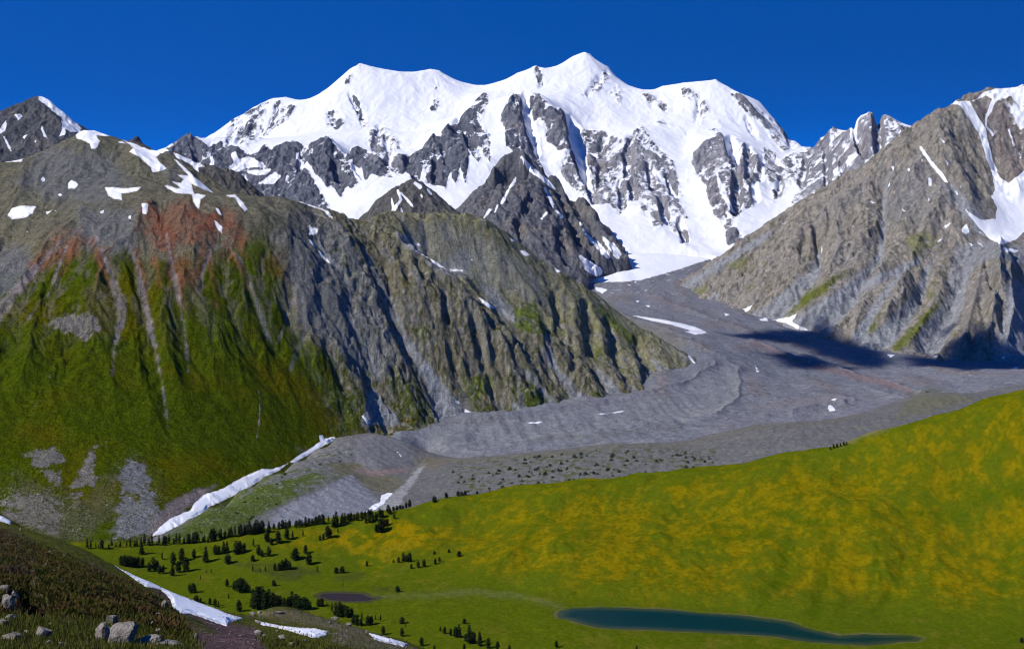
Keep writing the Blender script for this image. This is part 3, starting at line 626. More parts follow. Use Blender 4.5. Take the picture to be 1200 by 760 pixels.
# green on the spur: ledges and lower slopes
zx, zy = S.slope(); st = np.sqrt(zx * zx + zy * zy)
lowg = ex['rock'] * sstep(.1, .5, n2 + .35 * sstep(400, 470, PY - .1 * (PX - 450)) - .25 * (st - .8))
P.over(G_OLIVE * .95, lowg * .9); P.over(G_DARK * 1.1, lowg * sstep(-.1, .4, n3) * .7)
topg = ex['top'] * sstep(-.2, .3, n2); P.over(rgb(.22, .21, .135), ex['top'] * .75); P.over(rgb(.15, .145, .06), topg * .5); P.over(G_OLIVE, ex['top'] * sstep(.05, .4, n3) * .6)
for pl, c, a in [([(600,362),(625,355),(633,372),(640,388),(618,392),(603,380)], G_BRIGHT, .95), ([(545,445),(575,440),(582,455),(560,468),(548,462)], G_BRIGHT, .8), ([(600,455),(632,445),(650,470),(620,480),(602,470)], G_BRIGHT*.8, .8), ([(690,355),(708,358),(735,385),(748,400),(738,402),(712,380)], G_BRIGHT*.9, .8),
              ([(455,440),(480,440),(500,465),(520,492),(490,498),(470,480)], G_DARK, .75), ([(692,405),(705,405),(710,425),(698,425)], G_BRIGHT*.8, .7), ([(480,385),(500,382),(505,400),(488,395)], G_BRIGHT*.8, .6), ([(555,310),(570,315),(565,335),(556,330)], G_BRIGHT*.8, .5), ([(690,460),(715,450),(730,465),(712,470)], G_BRIGHT*.8,.6),
              ([(400,470),(418,450),(428,470),(424,500),(400,512)], G_DARK, .8), ([(293,270),(305,258),(312,290),(296,320),(285,330),(280,300)], G_BRIGHT*.75, .8), ([(468,330),(480,325),(482,345)], G_OLIVE, .6), ([(540,460),(560,470),(600,478),(560,484)], G_BRIGHT*.7, .6), ([(640,472),(665,468),(664,478)], G_BRIGHT*.7,.6)]:
    P.poly(c, pl, 4, 7, a)
mottle(P, X, Y * .7, 26, rgb(.045, .058, .010), rgb(.22, .21, .18), ex['rock'] * (1 - .5 * ex['top']), .75, .4, 630)
mottle(P, X, Y * .7, 12, rgb(.034, .040, .012), rgb(.31, .295, .26), ex['rock'] * (1 - .6 * ex['top']), .92, .75)
mottle(P, X, Y, 13, rgb(.085, .085, .03), rgb(.24, .225, .17), ex['top'], .7, .5, 640)
mottle(P, X, Y, 13, rgb(.030, .045, .001), rgb(.095, .10, .004), grass, .55, .45, 660)
# heights of the green mountain: olive gravel, bluish scree, rust red earth
hi = sstep(300, 250, PY + 20 * n1) * (1 - ex['rock'])
P.over(rgb(.135, .125, .085), hi * .9); P.over(rgb(.10, .098, .07), hi * sstep(-.1, .4, n2) * .8)
for pl in [[(50,170),(130,180),(150,215),(120,240),(60,235),(20,215)], [(-20,300),(30,290),(40,320),(10,345),(-20,350)], [(90,245),(160,245),(160,290),(130,300),(95,285)], [(190,195),(212,200),(200,215)]]:
    P.poly(rgb(.125, .13, .135), pl, 10, 12, .75)
for pl, a in [([(165,248),(180,240),(200,236),(232,238),(262,250),(288,265),(286,300),(268,302),(255,285),(238,292),(215,280),(200,300),(180,305),(168,285)], .95), ([(40,310),(62,280),(92,268),(112,285),(92,305),(60,312)], .8), ([(195,290),(225,285),(228,320),(200,325)], .6), ([(245,240),(268,240),(288,258),(270,270)], .9), ([(300,290),(330,290),(345,330),(310,320)], .35), ([(150,300),(175,300),(172,330),(158,325)], .5), ([(105,280),(125,280),(125,320),(112,320)], .4)]:
    dr = sdf_box(PX, PY, pl, 40) + 22 * n2 + 10 * ex['e2'] + 8 * n3
    P.over(RED, sstep(-8, 12, dr) * a * (.6 + .4 * sstep(-.3, .3, n3 + ex['e'] * .6)))
P.over(rgb(.20, .085, .04), sstep(.15, .5, n3) * sstep(.5, .9, P.c[..., 0] / (P.c[..., 1] + .02) - 1) * .7)
for st in [[(108,280,3),(118,305,4),(128,335,2)], [(200,295,4),(210,335,3),(214,365,1)], [(236,295,4),(230,330,3),(226,350,1)], [(160,295,3),(168,330,3),(174,365,1)], [(62,295,4),(40,318,4),(18,345,2)], [(266,285,4),(284,315,3),(294,345,1)], [(245,300,3),(250,330,2),(256,360,1)], [(180,300,4),(186,335,2)], [(90,290,3),(72,320,2)]]:
    P.over(RED * 1.05, sstep(-4, 5, stroke(PX, PY, st) + 5 * P.j1 + 4 * n3) * .6)
# bare slabs and screes
for pl in [[(62,380),(66,370),(80,367),(92,370),(104,366),(112,372),(118,386),(106,390),(102,402),(88,392),(74,394)], [(30,532),(45,528),(68,525),(76,534),(72,545),(50,550),(38,542)], [(52,556),(70,554),(72,568),(62,566)], [(104,526),(110,523),(110,566),(96,570),(82,568),(92,555),(100,545)], [(80,582),(95,574),(100,580),(86,588)], [(0,588),(20,578),(50,580),(52,572),(62,580),(70,590),(40,600),(20,598),(10,600)], [(5,600),(60,592),(72,600),(66,625),(20,612)],
           [(138,560),(148,538),(158,536),(170,545),(176,560),(172,580),(165,585),(150,575),(142,582)], [(135,592),(150,580),(168,590),(180,575),(186,600),(195,598),(175,625),(150,632),(132,630),(138,610)]]:
    dsl = sdf_box(PX, PY, pl) + 9 * P.j1 + 6 * P.j2 + 5 * n3
    P.over(rgb(.165, .15, .132) if pl[0][0] < 130 else rgb(.17, .17, .175), sstep(-2, 2.5, dsl) * (.6 + .4 * sstep(-.35, .1, P.j2 + .5 * P.j1)))
P.poly(rgb(.19, .155, .155), [(180,604),(200,588),(225,575),(255,568),(240,580),(215,598),(190,620),(172,630)], 3, 5, .9)
P.poly(G_DARK, [(100,600),(130,590),(132,622),(110,635),(85,640)], 6, 8, .7)
P.poly(rgb(.10, .085, .06), [(20,560),(90,590),(130,560),(132,600),(90,640),(20,640)], 14, 22, .45)
mottle(P, X, Y, 9, rgb(.045, .055, .006), rgb(.22, .20, .175), sstep(-10, 10, sdf_box(PX, PY, [(-20,560),(60,575),(110,600),(100,640),(-20,640)], 20) + 14 * n3), .8, .8, 680)
mottle(P, X, Y, 9, rgb(.05, .06, .01), rgb(.23, .22, .21), sstep(-8, 8, sdf_box(PX, PY, [(132,545),(160,530),(190,560),(200,600),(180,630),(130,632)], 20) + 10 * n3), .7, .5, 690)
for pts, dep, c in CHUTES:
    dch = stroke(PX, PY, pts) + 3.2 * P.j1 + 2.2 * P.j2
    P.over(c, sstep(-2.2, 2.2, dch - .6) * (.55 + .4 * sstep(-.3, .3, P.j1 + n3)) * (1.0 if c is SCREE else .85))
for pl in [[(434,456),(440,458),(455,478),(470,494),(478,498),(424,499),(428,480)], [(490,415),(500,425),(525,455),(548,488),(548,494),(512,496),(505,470)], [(495,300),(515,310),(545,290),(555,300),(548,322),(520,322)], [(560,332),(580,338),(600,362),(606,378),(590,372),(572,352)], [(462,270),(485,278),(498,298),(478,292)], [(372,280),(388,300),(408,325),(398,320),(380,302)]]:
    P.poly(SCREE, pl, 2.5, 4, .9)
P.poly(rgb(.25, .25, .21), [(480,268),(520,262),(560,275),(600,300),(640,335),(620,352),(585,335),(540,325),(500,300)], 6, 10, .5)
mottle(P, X, Y, 14, P.c * .55, rgb(.21, .195, .165), (1 - grass) * (1 - ex['rock']), .7, .3, 670)
# thin gullies in the rock hold pale rubble
P.over(ROCK_G * 1.2, ex['rock'] * sstep(-.4, -.7, ex['e']) * .6); P.over(rgb(.23, .215, .185), ex['rock'] * sstep(.25, .6, n3 + .4 * ex['e']) * .5)
pale = sstep(.62, .8, n3 + .5 * fbm(X, Y, 12, 3, 71)) * sstep(.1, .3, fbm(X, Y, 200, 2, 72))
P.over(rgb(.35, .35, .32), pale * .8)
P.stroke(rgb(.3, .3, .26), [(303,458,.3),(305,472,.5),(304,490,.5),(301,512,.3)], .7, 1.2, .7)
for pl in [[(252,243),(256,244),(261,253),(257,252)], [(118,247),(122,246),(121,250),(117,249)], [(48,210),(51,207),(53,211),(50,213)], [(30,271),(33,271),(32,273)], [(68,228),(71,226),(73,229),(70,230)], [(52,248),(60,247),(56,251)], [(150,253),(154,252),(153,257),(151,256)], [(63,247),(66,246),(66,249)],
           [(806,415),(808,415),(812,420)], [(138,166),(143,165),(147,168),(140,168)], [(529,463),(535,468),(541,474),(534,472)], [(597,278),(604,282),(600,283)], [(625,305),(629,306),(626,307)], [(650,313),(655,315),(657,319),(652,318)], [(488,286),(491,284),(493,288),(490,288)], [(551,303),(554,304),(552,307)]]:
    P.snow_poly(pl, 1.0, 1.5)
MAT_GM = land_mat('mountain_ground', 4.0, 16, .50, 1.0, 3.2, spec=0.0, snow_edge=.3)
S.build(MAT_GM, P.c, P.snow, 'green mountain with rust red screes and a long rocky spur')

# ------------------------------------------------------------------ the brown rock mountain, right
RC = [(760,352,7650),(780,344,7700),(800,331,7750),(820,318,7800),(850,298,7900),(870,286,7950),(900,266,8000),(930,247,8000),(950,233,8000),(980,213,7950),(1000,201,7900),(1020,188,7800),(1040,175,7750),(1055,160,7700),(1075,151,7700),(1085,141,7700),(1100,128,7750),(1112,121,7800),(1125,119,7800),(1135,119,7850),(1145,110,7900),(1155,106,7950),(1165,104,7950),(1200,102,8000),(1330,95,8100)]
RF = [(760,352,7700),(790,355,7550),(830,364,7200),(870,372,6800),(900,380,6450),(940,392,6200),(980,405,5900),(1020,410,5700),(1050,417,5550),(1100,422,5450),(1150,422,5450),(1200,422,5450),(1330,428,5400)]
rm = [RC, [(a, b + 120, c + 800) for a, b, c in RC[::3]], RF, [(a, b + 60, c - 300) for a, b, c in RF[::2]],
      [(1180,250,7150),(1200,270,7020),(1150,285,6850),(1330,270,7000)],[(1165,228,7320),(1200,200,7480),(1330,190,7500)],
      [(1172,296,6480),(1177,350,6000),(1165,412,5500)],[(1115,330,6480),(1085,400,5700)],[(1200,320,6400),(1230,400,5600)],
      [(1110,124,7770),(1120,180,7420),(1138,245,7000)],[(1130,122,7840),(1165,200,7520)],[(1165,106,7950),(1190,160,7700)],
      [(1030,185,7730),(1045,260,7050),(1000,330,6500)],[(950,300,7100),(905,370,6480)],[(850,340,7350)],[(1090,280,6900),(1060,350,6250)],[(1070,240,7150)]]
RCHUTE = [([(1038,215,1),(1036,250,2),(1032,300,3),(1010,325,4),(985,350,7),(950,375,9),(930,386,9)], 18, SCREE), ([(960,298,2),(955,320,4),(935,340,7),(905,368,9),(890,376,8)], 16, SCREE), ([(1078,305,1.5),(1050,318,3),(1010,335,5),(985,360,8),(965,380,8)], 8, SCREE),
          ([(1088,310,2),(1080,340,4),(1060,370,7),(1035,398,9),(1020,405,10)], 12, SCREE), ([(1140,300,4),(1125,335,6),(1115,360,9),(1090,400,12)], 14, SCREE), ([(1115,220,2),(1135,245,5),(1150,265,6)], 6, SCREE), ([(1190,340,8),(1196,370,14),(1190,410,20)], 6, SCREE), ([(800,338,3),(830,318,3),(860,300,3),(900,275,2)], 0, SCREE), ([(1055,320,1.5),(1030,355,3),(1005,395,5)], 6, SCREE), ([(838,345,2),(830,360,5)], 5, SCREE)]
RSLOT = [([(972,243,3),(975,255,4),(972,270,2)],40), ([(944,275,2),(942,290,3),(940,298,2)],34), ([(957,265,2),(960,285,3),(963,297,3)],30), ([(1157,302,2),(1158,315,3)],30), ([(1160,330,2),(1166,345,3),(1172,362,3)],36), ([(1173,375,2),(1175,390,3)],26), ([(1035,225,1.5),(1037,245,2)],18), ([(1150,360,2),(1156,385,3)],18), ([(1164,388,3),(1163,398,3)],22), ([(1136,395,2),(1140,415,3)],20)]
RREL = [([(1037,215),(1036,250),(1030,300),(985,352),(940,385)],-55,12), ([(957,262),(962,297),(938,338),(902,372)],-50,11), ([(942,248),(930,295),(885,352)],26,13), ([(975,240),(985,290),(965,335)],24,11), ([(1172,294),(1172,340),(1158,410)],75,18), ([(1128,305),(1118,350),(1090,402)],-50,13), ([(1205,325),(1212,400)],-60,16), ([(1150,320),(1140,370),(1130,412)],35,9), ([(1185,320),(1188,370),(1180,412)],35,9),
 ([(1088,262),(1062,320),(1040,372)],34,14), ([(1045,292),(1015,350),(1000,392)],28,12), ([(1080,306),(1030,330),(985,362)],-26,9), ([(1090,310),(1078,350),(1035,400)],-42,11), ([(1045,185),(1042,240)],25,12), ([(1040,190),(1000,232),(950,270)],14,12), ([(1112,125),(1140,190),(1152,225)],-30,9), ([(1078,172),(1100,200),(1125,232)],-22,8), ([(1060,165),(1075,215),(1090,250)],20,10), ([(1100,150),(1125,200),(1140,240)],22,10), ([(870,300),(850,345)],14,9), ([(900,290),(870,350)],16,8), ([(880,300),(860,352)],-14,6), ([(915,300),(893,355)],-18,6), ([(840,315),(825,355)],12,8), ([(1060,345),(1045,400)],16,8), ([(1100,345),(1065,405)],14,8)]
def rm_detail(x, y, z, gx, gy, px, py, ex):
    pj = px + 2.5 * fbm(x, y, 100, 3, 8); qj = py + 2.5 * fbm(x, y, 100, 3, 9)
    for pts, dep, c in RCHUTE:
        if dep: z = z - dep * sstep(-8, 2, stroke(pj, qj, pts))
    for pts, dep in RSLOT: z = z - dep * sstep(-4, 1.5, stroke(pj, qj, pts))
    z = relief(pj, qj, z, RREL)
    cirq = sstep(-6, 10, sdf_box(px, py, [(1140,230),(1165,215),(1185,235),(1200,225),(1340,200),(1340,300),(1160,290),(1140,275),(1130,260)], 15))
    e, f1 = erosion(x + 25 * fbm(x, y, 170, 3, 3), y + 25 * fbm(x, y, 170, 3, 4), gx, gy, 130, 5, .55, 51, .72)
    e2, f2 = erosion(x + 40 * fbm(x, y, 300, 3, 13), y, gx, gy, 330, 4, .5, 53, .6)
    sl = np.clip(np.sqrt(gx * gx + gy * gy) / .55, 0, 1)
    e3, _ = erosion(x + 12 * fbm(x, y, 60, 3, 5), y, gx, gy, 62, 3, .55, 57, .7)
    low = sstep(-.2, .5, fbm(x, y, 380, 3, 19))
    ex.update(e=e, e2=e2, cirq=cirq)
    k = (1 - .9 * cirq)
    return z + k * sl * (e * (12 + 10 * low) + e3 * 9 * sstep(1000, 900, px) + e2 * 26) + k * (5 * fbm(x, y, 110, 5, 2) + 14 * ridged(x, y, 85, 5, 7, .6) + 8 * ridged(x, y * .8, 38, 4, 77, .6))
C_ROCK_B = rgb(.215, .195, .165)
RM = Sheet('rock_mountain', 755, 1330, DP, np.concatenate([np.linspace(5100, 8150, 430), np.linspace(8170, 9000, 20)]), rm, 150, rm_detail)
S = RM; P = Paint(S, C_ROCK_B); ex = S.extra; X, Y, PX, PY = S.X, S.Y, S.PX, S.PY
n1 = fbm(X, Y, 420, 4, 100); n2 = fbm(X, Y, 130, 4, 101); n3 = fbm(X, Y, 55, 4, 102)
P.over(rgb(.20, .188, .175), sstep(-.1, .35, n1) * .8); P.over(rgb(.29, .255, .21), sstep(.05, .5, n2) * .6); P.over(rgb(.145, .13, .085), sstep(.05, .45, n3 - .3 * n1) * .6)
P.poly(rgb(.17, .165, .165), [(1030,200),(1090,205),(1085,260),(1035,262)], 12, 16, .8)
P.poly(rgb(.175, .145, .14), [(1140,115),(1200,125),(1210,240),(1185,225),(1165,180),(1145,140)], 8, 10, .8)
P.poly(rgb(.215, .195, .155), [(1085,145),(1112,125),(1130,150),(1160,200),(1150,225),(1110,215),(1080,180)], 8, 10, .7)
P.over(rgb(.14, .135, .06), sstep(.1, .5, n3 + .4 * n2) * sstep(330, 270, PY - .45 * (PX - 900)) * 0 + sstep(.15, .5, n3) * sstep(240, 300, PY) * .5)
mottle(P, X, Y * .5, 22, rgb(.070, .068, .05), rgb(.38, .335, .275), 1.0, .85, .65)
mottle(P, X, Y, 70, rgb(.11, .108, .10), rgb(.27, .235, .19), 1.0, .6, .5, 640)
for pl in [[(905,372),(925,350),(950,335),(945,352),(922,372)], [(1020,400),(1045,375),(1068,345),(1085,335),(1062,378),(1035,405)], [(790,348),(815,335),(830,338),(810,352)], [(1130,300),(1145,292),(1150,305),(1135,318)], [(942,345),(975,325),(990,322),(960,348),(930,366)], [(975,350),(995,335),(975,360),(950,385),(965,362)], [(1000,392),(1010,380),(1032,365),(1022,392),(1008,400)], [(1040,408),(1062,390),(1085,365),(1115,345),(1095,375),(1075,395),(1050,410)], [(1082,342),(1095,340),(1092,350)], [(845,310),(880,300),(870,318)], [(1060,278),(1085,270),(1100,285),(1070,300)]]:
    P.poly(rgb(.098, .112, .010) if pl[0][1] > 320 else rgb(.15,.15,.07), pl, 3, 5, .85)
for pts, dep, c in RCHUTE: P.stroke(rgb(.235, .245, .26), [(a, b_, w_ * 1.3 + .6) for a, b_, w_ in pts], 2.5, 3.5, .9)
for pl in [[(795,345),(830,320),(862,300),(905,270),(915,265),(880,288),(840,318),(800,348)], [(1120,290),(1150,280),(1200,290),(1330,300),(1330,330),(1200,312),(1165,300),(1130,320),(1105,345)], [(1100,212),(1120,222),(1140,250),(1125,250)]]:
    P.poly(rgb(.20, .205, .215), pl, 3, 4, .9)
P.over(ROCK_G * 1.5, sstep(-.5, -.8, ex['e']) * .5)
for pl in [[(1140,119),(1155,107),(1165,104),(1200,102),(1340,95),(1340,115),(1200,112),(1185,112),(1168,118),(1155,112)], [(1108,121),(1118,118),(1136,119),(1145,135),(1155,150),(1158,165),(1164,190),(1172,208),(1182,214),(1190,208),(1200,200),(1340,180),(1340,275),(1200,272),(1188,282),(1172,286),(1160,280),(1148,268),(1132,248),(1131,245),(1150,258),(1167,256),(1168,242),(1162,230),(1166,222),(1163,205),(1156,185),(1148,158),(1136,140),(1125,124)],
           [(1164,112),(1166,118),(1162,132),(1157,138),(1157,148),(1165,158),(1163,160),(1154,146),(1155,136)], [(1181,152),(1183,152),(1190,170),(1187,172)], [(1077,172),(1080,172),(1092,188),(1106,205),(1112,215),(1108,214),(1096,200),(1086,188)], [(1182,124),(1200,125),(1200,150),(1195,152),(1188,135)], [(1100,160),(1108,166),(1106,168)], [(1107,187),(1112,192),(1110,194)], [(1078,182),(1082,188),(1080,190)], [(1088,208),(1091,210),(1092,218),(1088,220)], [(1045,195),(1048,195),(1047,200)], [(1063,197),(1067,197),(1066,201),(1063,200)], [(1042,213),(1044,216),(1040,220)], [(1055,244),(1062,247),(1059,248)], [(1019,234),(1026,238),(1022,239)],
           [(1104,266),(1113,260),(1114,262),(1108,268)], [(1126,270),(1132,262),(1137,272),(1133,275)], [(1097,282),(1104,280),(1100,284)], [(1135,284),(1142,288),(1138,289)], [(1136,280),(1150,285),(1152,289)], [(1145,269),(1158,278),(1154,277)], [(1172,290),(1196,293),(1190,296),(1180,295)], [(912,262),(922,261),(920,263)], [(1087,230),(1090,234),(1088,236)], [(1119,223),(1124,228),(1121,228)], [(1124,212),(1127,220),(1125,221)],
           [(962,283),(964,290),(965,298),(962,296)], [(865,367),(872,361),(883,356),(878,363),(870,368)], [(843,366),(852,361),(850,367)], [(820,361),(830,357),(830,362)], [(1155,418),(1160,417),(1162,419)], [(1171,418),(1178,418),(1176,420)], [(1093,417),(1101,416),(1098,419)], [(1045,414),(1052,418),(1050,420)]]:
    P.snow_poly(pl, 1.5, 1.6)
# snow clings to the high right wall
P.snow = np.maximum(P.snow, np.where((PX > 1165) & (PY < 215), -.1 + .75 * sstep(175, 112, PY) * sstep(1165, 1200, PX) - .5 * ex['e'] + .3 * n3, -1))
MAT_RM = land_mat('brown_rock', 5.5, 24, .55, 1.0, 5, spec=0.0, snow_edge=.3)
S.build(MAT_RM, P.c, P.snow, 'brown rock mountain with grey screes and a snow cirque at right')

# ------------------------------------------------------------------ the glacier
gl = [[(690,336,7600),(740,336,7600),(780,350,7300),(840,368,6600),(900,385,6150),(960,405,5750),(1020,414,5500),(1100,426,5300),(1200,428,5300),(1350,430,5300)],
      [(800,311,8250),(830,303,8450)],[(560,330,8200),(640,322,8300),(700,312,8200),(725,305,8350),(750,298,8500),(800,296,8700),(850,275,9200)],[(640,338,7800),(600,345,7900)],[(690,330,7720),(740,328,7780)],
      [(470,505,3900),(545,495,4000),(600,488,4070),(650,481,4140),(700,474,4220),(750,466,4310),(800,452,4470),(838,428,4740),(847,410,5050),(805,385,5800),(745,364,6750),(700,345,7500)],
      [(550,515,3880),(620,510,3920),(700,499,4010),(780,487,4120),(830,472,4260),(862,450,4500),(870,430,4800)],
      [(500,534,3850),(600,530,3780),(720,522,3740),(800,518,3720),(900,500,3830),(1000,489,3930),(1080,470,4200),(1200,455,4300),(1350,430,4400)],
      [(860,495,3960),(900,475,4250),(950,470,4280),(1000,455,4550),(1050,440,4900)],[(920,440,4800),(900,410,5400),(850,385,6150),(800,365,6800)],[(950,425,5150),(990,432,5080)],
      [(470,515,3830),(520,515,3860)],[(430,520,3900),(400,560,3700),(500,580,3500),(800,560,3450),(1000,530,3600),(1350,480,3900)],[(1020,400,6400),(1350,400,6400)],[(880,330,8300),(900,310,8700)]]
GLREL = [([(545,494),(650,480),(750,465),(800,451),(838,427)],9,4), ([(866,436),(866,468),(840,488),(760,504),(650,521),(545,532)],9,5), ([(880,400),(940,424),(1010,442),(1085,463)],15,5), ([(760,346),(840,376),(900,398),(960,412)],12,5), ([(800,400),(850,420),(870,435)],8,5), ([(560,512),(660,503),(760,488),(830,465)],-6,8), ([(890,440),(950,455),(1040,458)],8,6), ([(900,470),(950,462),(1000,470)],10,6), ([(930,486),(960,476),(990,474)],14,5), ([(740,500),(800,494),(850,498),(900,488)],8,5), ([(960,418),(1040,432),(1120,446)],-10,7), ([(700,360),(760,380),(810,398)],9,5), ([(1000,452),(1060,470)],10,5), ([(620,513),(700,507),(760,498)],6,4)]
def gl_detail(x, y, z, gx, gy, px, py, ex):
    z = relief(px + 4 * fbm(x, y, 120, 3, 78), py + 2.5 * fbm(x, y, 90, 3, 79), z, GLREL)
    flow = fbm(x, y, 500, 2, 71)
    d = px - 600 + .0
    # medial ridges and debris mounds that run with the ice
    v = x * .55 + y * .12
    bands = noise(x + 60 * flow, y * .22, 110, 72) * sstep(3900, 4600, y)
    m = fbm(x, y, 150, 4, 73, .45)
    far = sstep(7900, 8200, y)
    ex.update(bands=bands, m=m)
    ruts = noise(x * 1.0 + .15 * y, y * .12, 24, 74)
    wall = np.exp(-((py - (507 - .1 * (px - 560))) / 24) ** 2) * sstep(520, 570, px) * sstep(850, 800, px)
    return z + (1 - far) * (7 * bands + 9 * m + 1.6 * ridged(x, y, 70, 4, 75, .4)) + (1 - far) * (1.3 * ridged(x, y, 26, 4, 90, .6) + 1.2 * fbm(x, y, 45, 3, 91)) + far * (5 * m + 1.5 * ridged(x + 40 * m, y * 2.2, 60, 3, 92)) + wall * ruts * 3.5
GL = Sheet('glacier', 400, 1340, DP, np.concatenate([np.linspace(3400, 5600, 420), np.linspace(5610, 9200, 220)]), gl, 150, gl_detail)
S = GL; P = Paint(S, rgb(.142, .150, .168)); ex = S.extra; X, Y, PX, PY = S.X, S.Y, S.PX, S.PY
n1 = fbm(X, Y, 420, 4, 200); n2 = fbm(X, Y, 110, 4, 201); n3 = fbm(X, Y, 40, 4, 202)
P.over(rgb(.165, .160, .178), sstep(-.1, .4, n1) * .8); P.over(rgb(.135, .134, .14), sstep(.05, .45, n2) * .75); P.over(rgb(.19, .185, .18), sstep(.1, .5, n3) * .4)
P.over(rgb(.16, .135, .125), sstep(.25, .5, ex['bands']) * .6)
mottle(P, X, Y, 16, rgb(.095, .095, .105), rgb(.235, .232, .24), 1.0, .75, .55)
P.stroke(rgb(.17, .16, .115), [(700,352,3),(730,375,8),(770,395,12),(800,402,6)], 6, 8, .6)
P.poly(rgb(.13, .12, .06), [(690,340),(720,360),(690,360)], 3, 3, .7)
P.poly(rgb(.158, .166, .176), [(500,500),(560,500),(700,480),(800,462),(840,435),(860,450),(830,480),(700,508),(600,522),(500,532)], 4, 4, .7)
P.stroke(rgb(.20, .20, .20), [(850,430,3),(862,450,5),(850,475,5),(800,492,4)], 3, 4, .6)
P.stroke(rgb(.185, .185, .19), [(545,495,2),(620,492,2),(700,478,2),(780,462,2),(830,440,2)], 3, 3, .4)
for st, c in [([(800,355,2),(850,378,3),(900,395,3),(960,412,2)], rgb(.12, .11, .115)), ([(880,400,2),(940,425,3),(1000,440,4),(1060,455,4),(1080,468,3)], rgb(.16, .11, .105)), ([(760,345,2),(800,362,3)], rgb(.15, .12, .125)), ([(620,515,2),(720,508,2),(800,500,2)], rgb(.12, .12, .12)), ([(880,480,3),(930,470,5),(980,468,3)], rgb(.17, .155, .16))]:
    P.stroke(c, st, 3, 5, .8)
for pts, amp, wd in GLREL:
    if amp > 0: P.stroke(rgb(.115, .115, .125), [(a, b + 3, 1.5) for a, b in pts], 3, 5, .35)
P.poly(rgb(.115, .11, .06), [(1065,462),(1090,455),(1120,462),(1110,470),(1080,475)], 4, 5, .7)
# clean ice and snow above the debris
white = sdf_box(PX, PY, [(660,331),(690,331.5),(706,330.5),(736,329.5),(752,328),(765,324),(780,320),(800,314),(815,309),(830,304),(870,280),(900,200),(600,200),(600,331)], 30) + 1.5 * P.j1
P.snow = np.maximum(P.snow, np.clip(.5 + white / 2.5, -1, 1.5))
dab = sdf_box(PX, PY, [(720,331),(800,314),(825,312),(810,328),(780,335),(750,345),(715,350),(690,345)], 30)
P.snow = np.maximum(P.snow, np.where(dab > -4, -.35 + 1.7 * np.clip(n3 + .3 * n2, -1, 1) + .02 * dab, -1))
for pl in [[(697,336),(712,339),(706,344),(698,341)], [(745,352),(749,352),(747,355)], [(757,358),(762,358),(760,360)], [(885,428),(887,430),(889,436),(887,436)], [(970,476),(973,474),(981,481),(972,482)], [(975,468),(980,467),(978,469)], [(700,485),(740,480),(720,484)], [(620,495),(640,493),(630,496)], [(1040,415),(1048,416),(1044,419)], [(1185,430),(1195,430),(1190,432)], [(1095,420),(1104,419),(1100,421)], [(802,388),(822,386),(830,390),(815,392)], [(848,366),(856,368),(850,370)], [(890,374),(898,372),(900,376),(894,376)], [(1150,468),(1180,460),(1175,465),(1158,470)]]:
    P.snow_poly(pl, 1.6, 1.8)
MAT_GL = land_mat('glacier_debris', 4.5, 22, .45, .9, 2.2, snow_edge=.35, speck=(3.2, .66, (.36, .36, .36), .6))
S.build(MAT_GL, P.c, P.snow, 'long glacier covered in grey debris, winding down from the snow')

# ------------------------------------------------------------------ the moraines at its front
mo = [[(500,536,3700),(550,536,3650),(633,528,3600),(717,519,3600),(800,518,3600),(883,497,3700),(967,491,3750),(1013,482,3850),(1077,460,4080),(1130,461,4080),(1200,450,4200),(1320,430,4300)],
      [(500,560,4000),(633,560,3950),(800,545,3950),(967,520,4150),(1077,500,4450),(1320,470,4600)],
      [(455,600,3080),(520,602,3150),(600,592,3200),(700,577,3250),(850,562,3300),(1000,532,3400),(1130,505,3600),(1320,470,3900)],
      [(470,650,2800),(700,640,2850),(1000,600,2950),(1320,560,3200)],
      [(415,503,3920),(440,508,3850),(462,512,3800),(480,520,3760),(492,532,3700)],
      [(391,513,3760),(345,541,3500),(310,558,3350),(280,575,3250),(244,595,3080),(222,607,3000),(195,623,2900),(165,641,2830)],
      [(440,542,3560),(415,545,3540),(430,554,3500),(480,553,3560),(488,545,3640)],
      [(412,556,3400),(395,560,3340),(370,577,3240),(330,592,3140),(290,612,3010)],
      [(450,602,3080),(400,617,2990),(350,624,2930),(300,634,2880)],[(498,545,3600),(475,576,3340),(448,600,3120)],[(440,575,3320),(425,560,3420)],
      [(400,680,2800),(200,690,2740),(120,670,2750)],[(340,560,3700),(400,530,4000),(250,620,3300),(170,650,3000)]]
def mo_detail(x, y, z, gx, gy, px, py, ex):
    e, f1 = erosion(x + 6 * fbm(x, y, 50, 3, 3), y, gx, gy, 34, 4, .55, 61, .6)
    g = sstep(-6, 8, sdf_box(px, py, [(300,628),(330,592),(370,572),(400,552),(415,552),(445,585),(455,605),(380,625)], 15))
    ex.update(e=e, g=g)
    bumps = fbm(x, y, 70, 4, 62, .42)
    return z + e * (1.2 + .9 * g) + bumps * 2.5 + .4 * fbm(x, y, 14, 3, 64)
MO = Sheet('moraine', 150, 1320, DP, np.linspace(2750, 4450, 430), mo, 90, mo_detail)
S = MO; P = Paint(S, rgb(.112, .110, .108)); ex = S.extra; X, Y, PX, PY = S.X, S.Y, S.PX, S.PY
n1 = fbm(X, Y, 220, 4, 300); n2 = fbm(X, Y, 60, 4, 301); n3 = fbm(X, Y, 18, 4, 302)
P.over(rgb(.145, .138, .125), sstep(0, .4, n2) * .6); P.over(rgb(.12, .105, .065), sstep(5, -2, np.abs(PY - np.interp(PX, [500,550,633,717,800,883,967,1013], [537,537,530,521,520,499,493,484]) - 2 + 4 * n3)) * (PX > 500) * (PX < 1010) * .6)
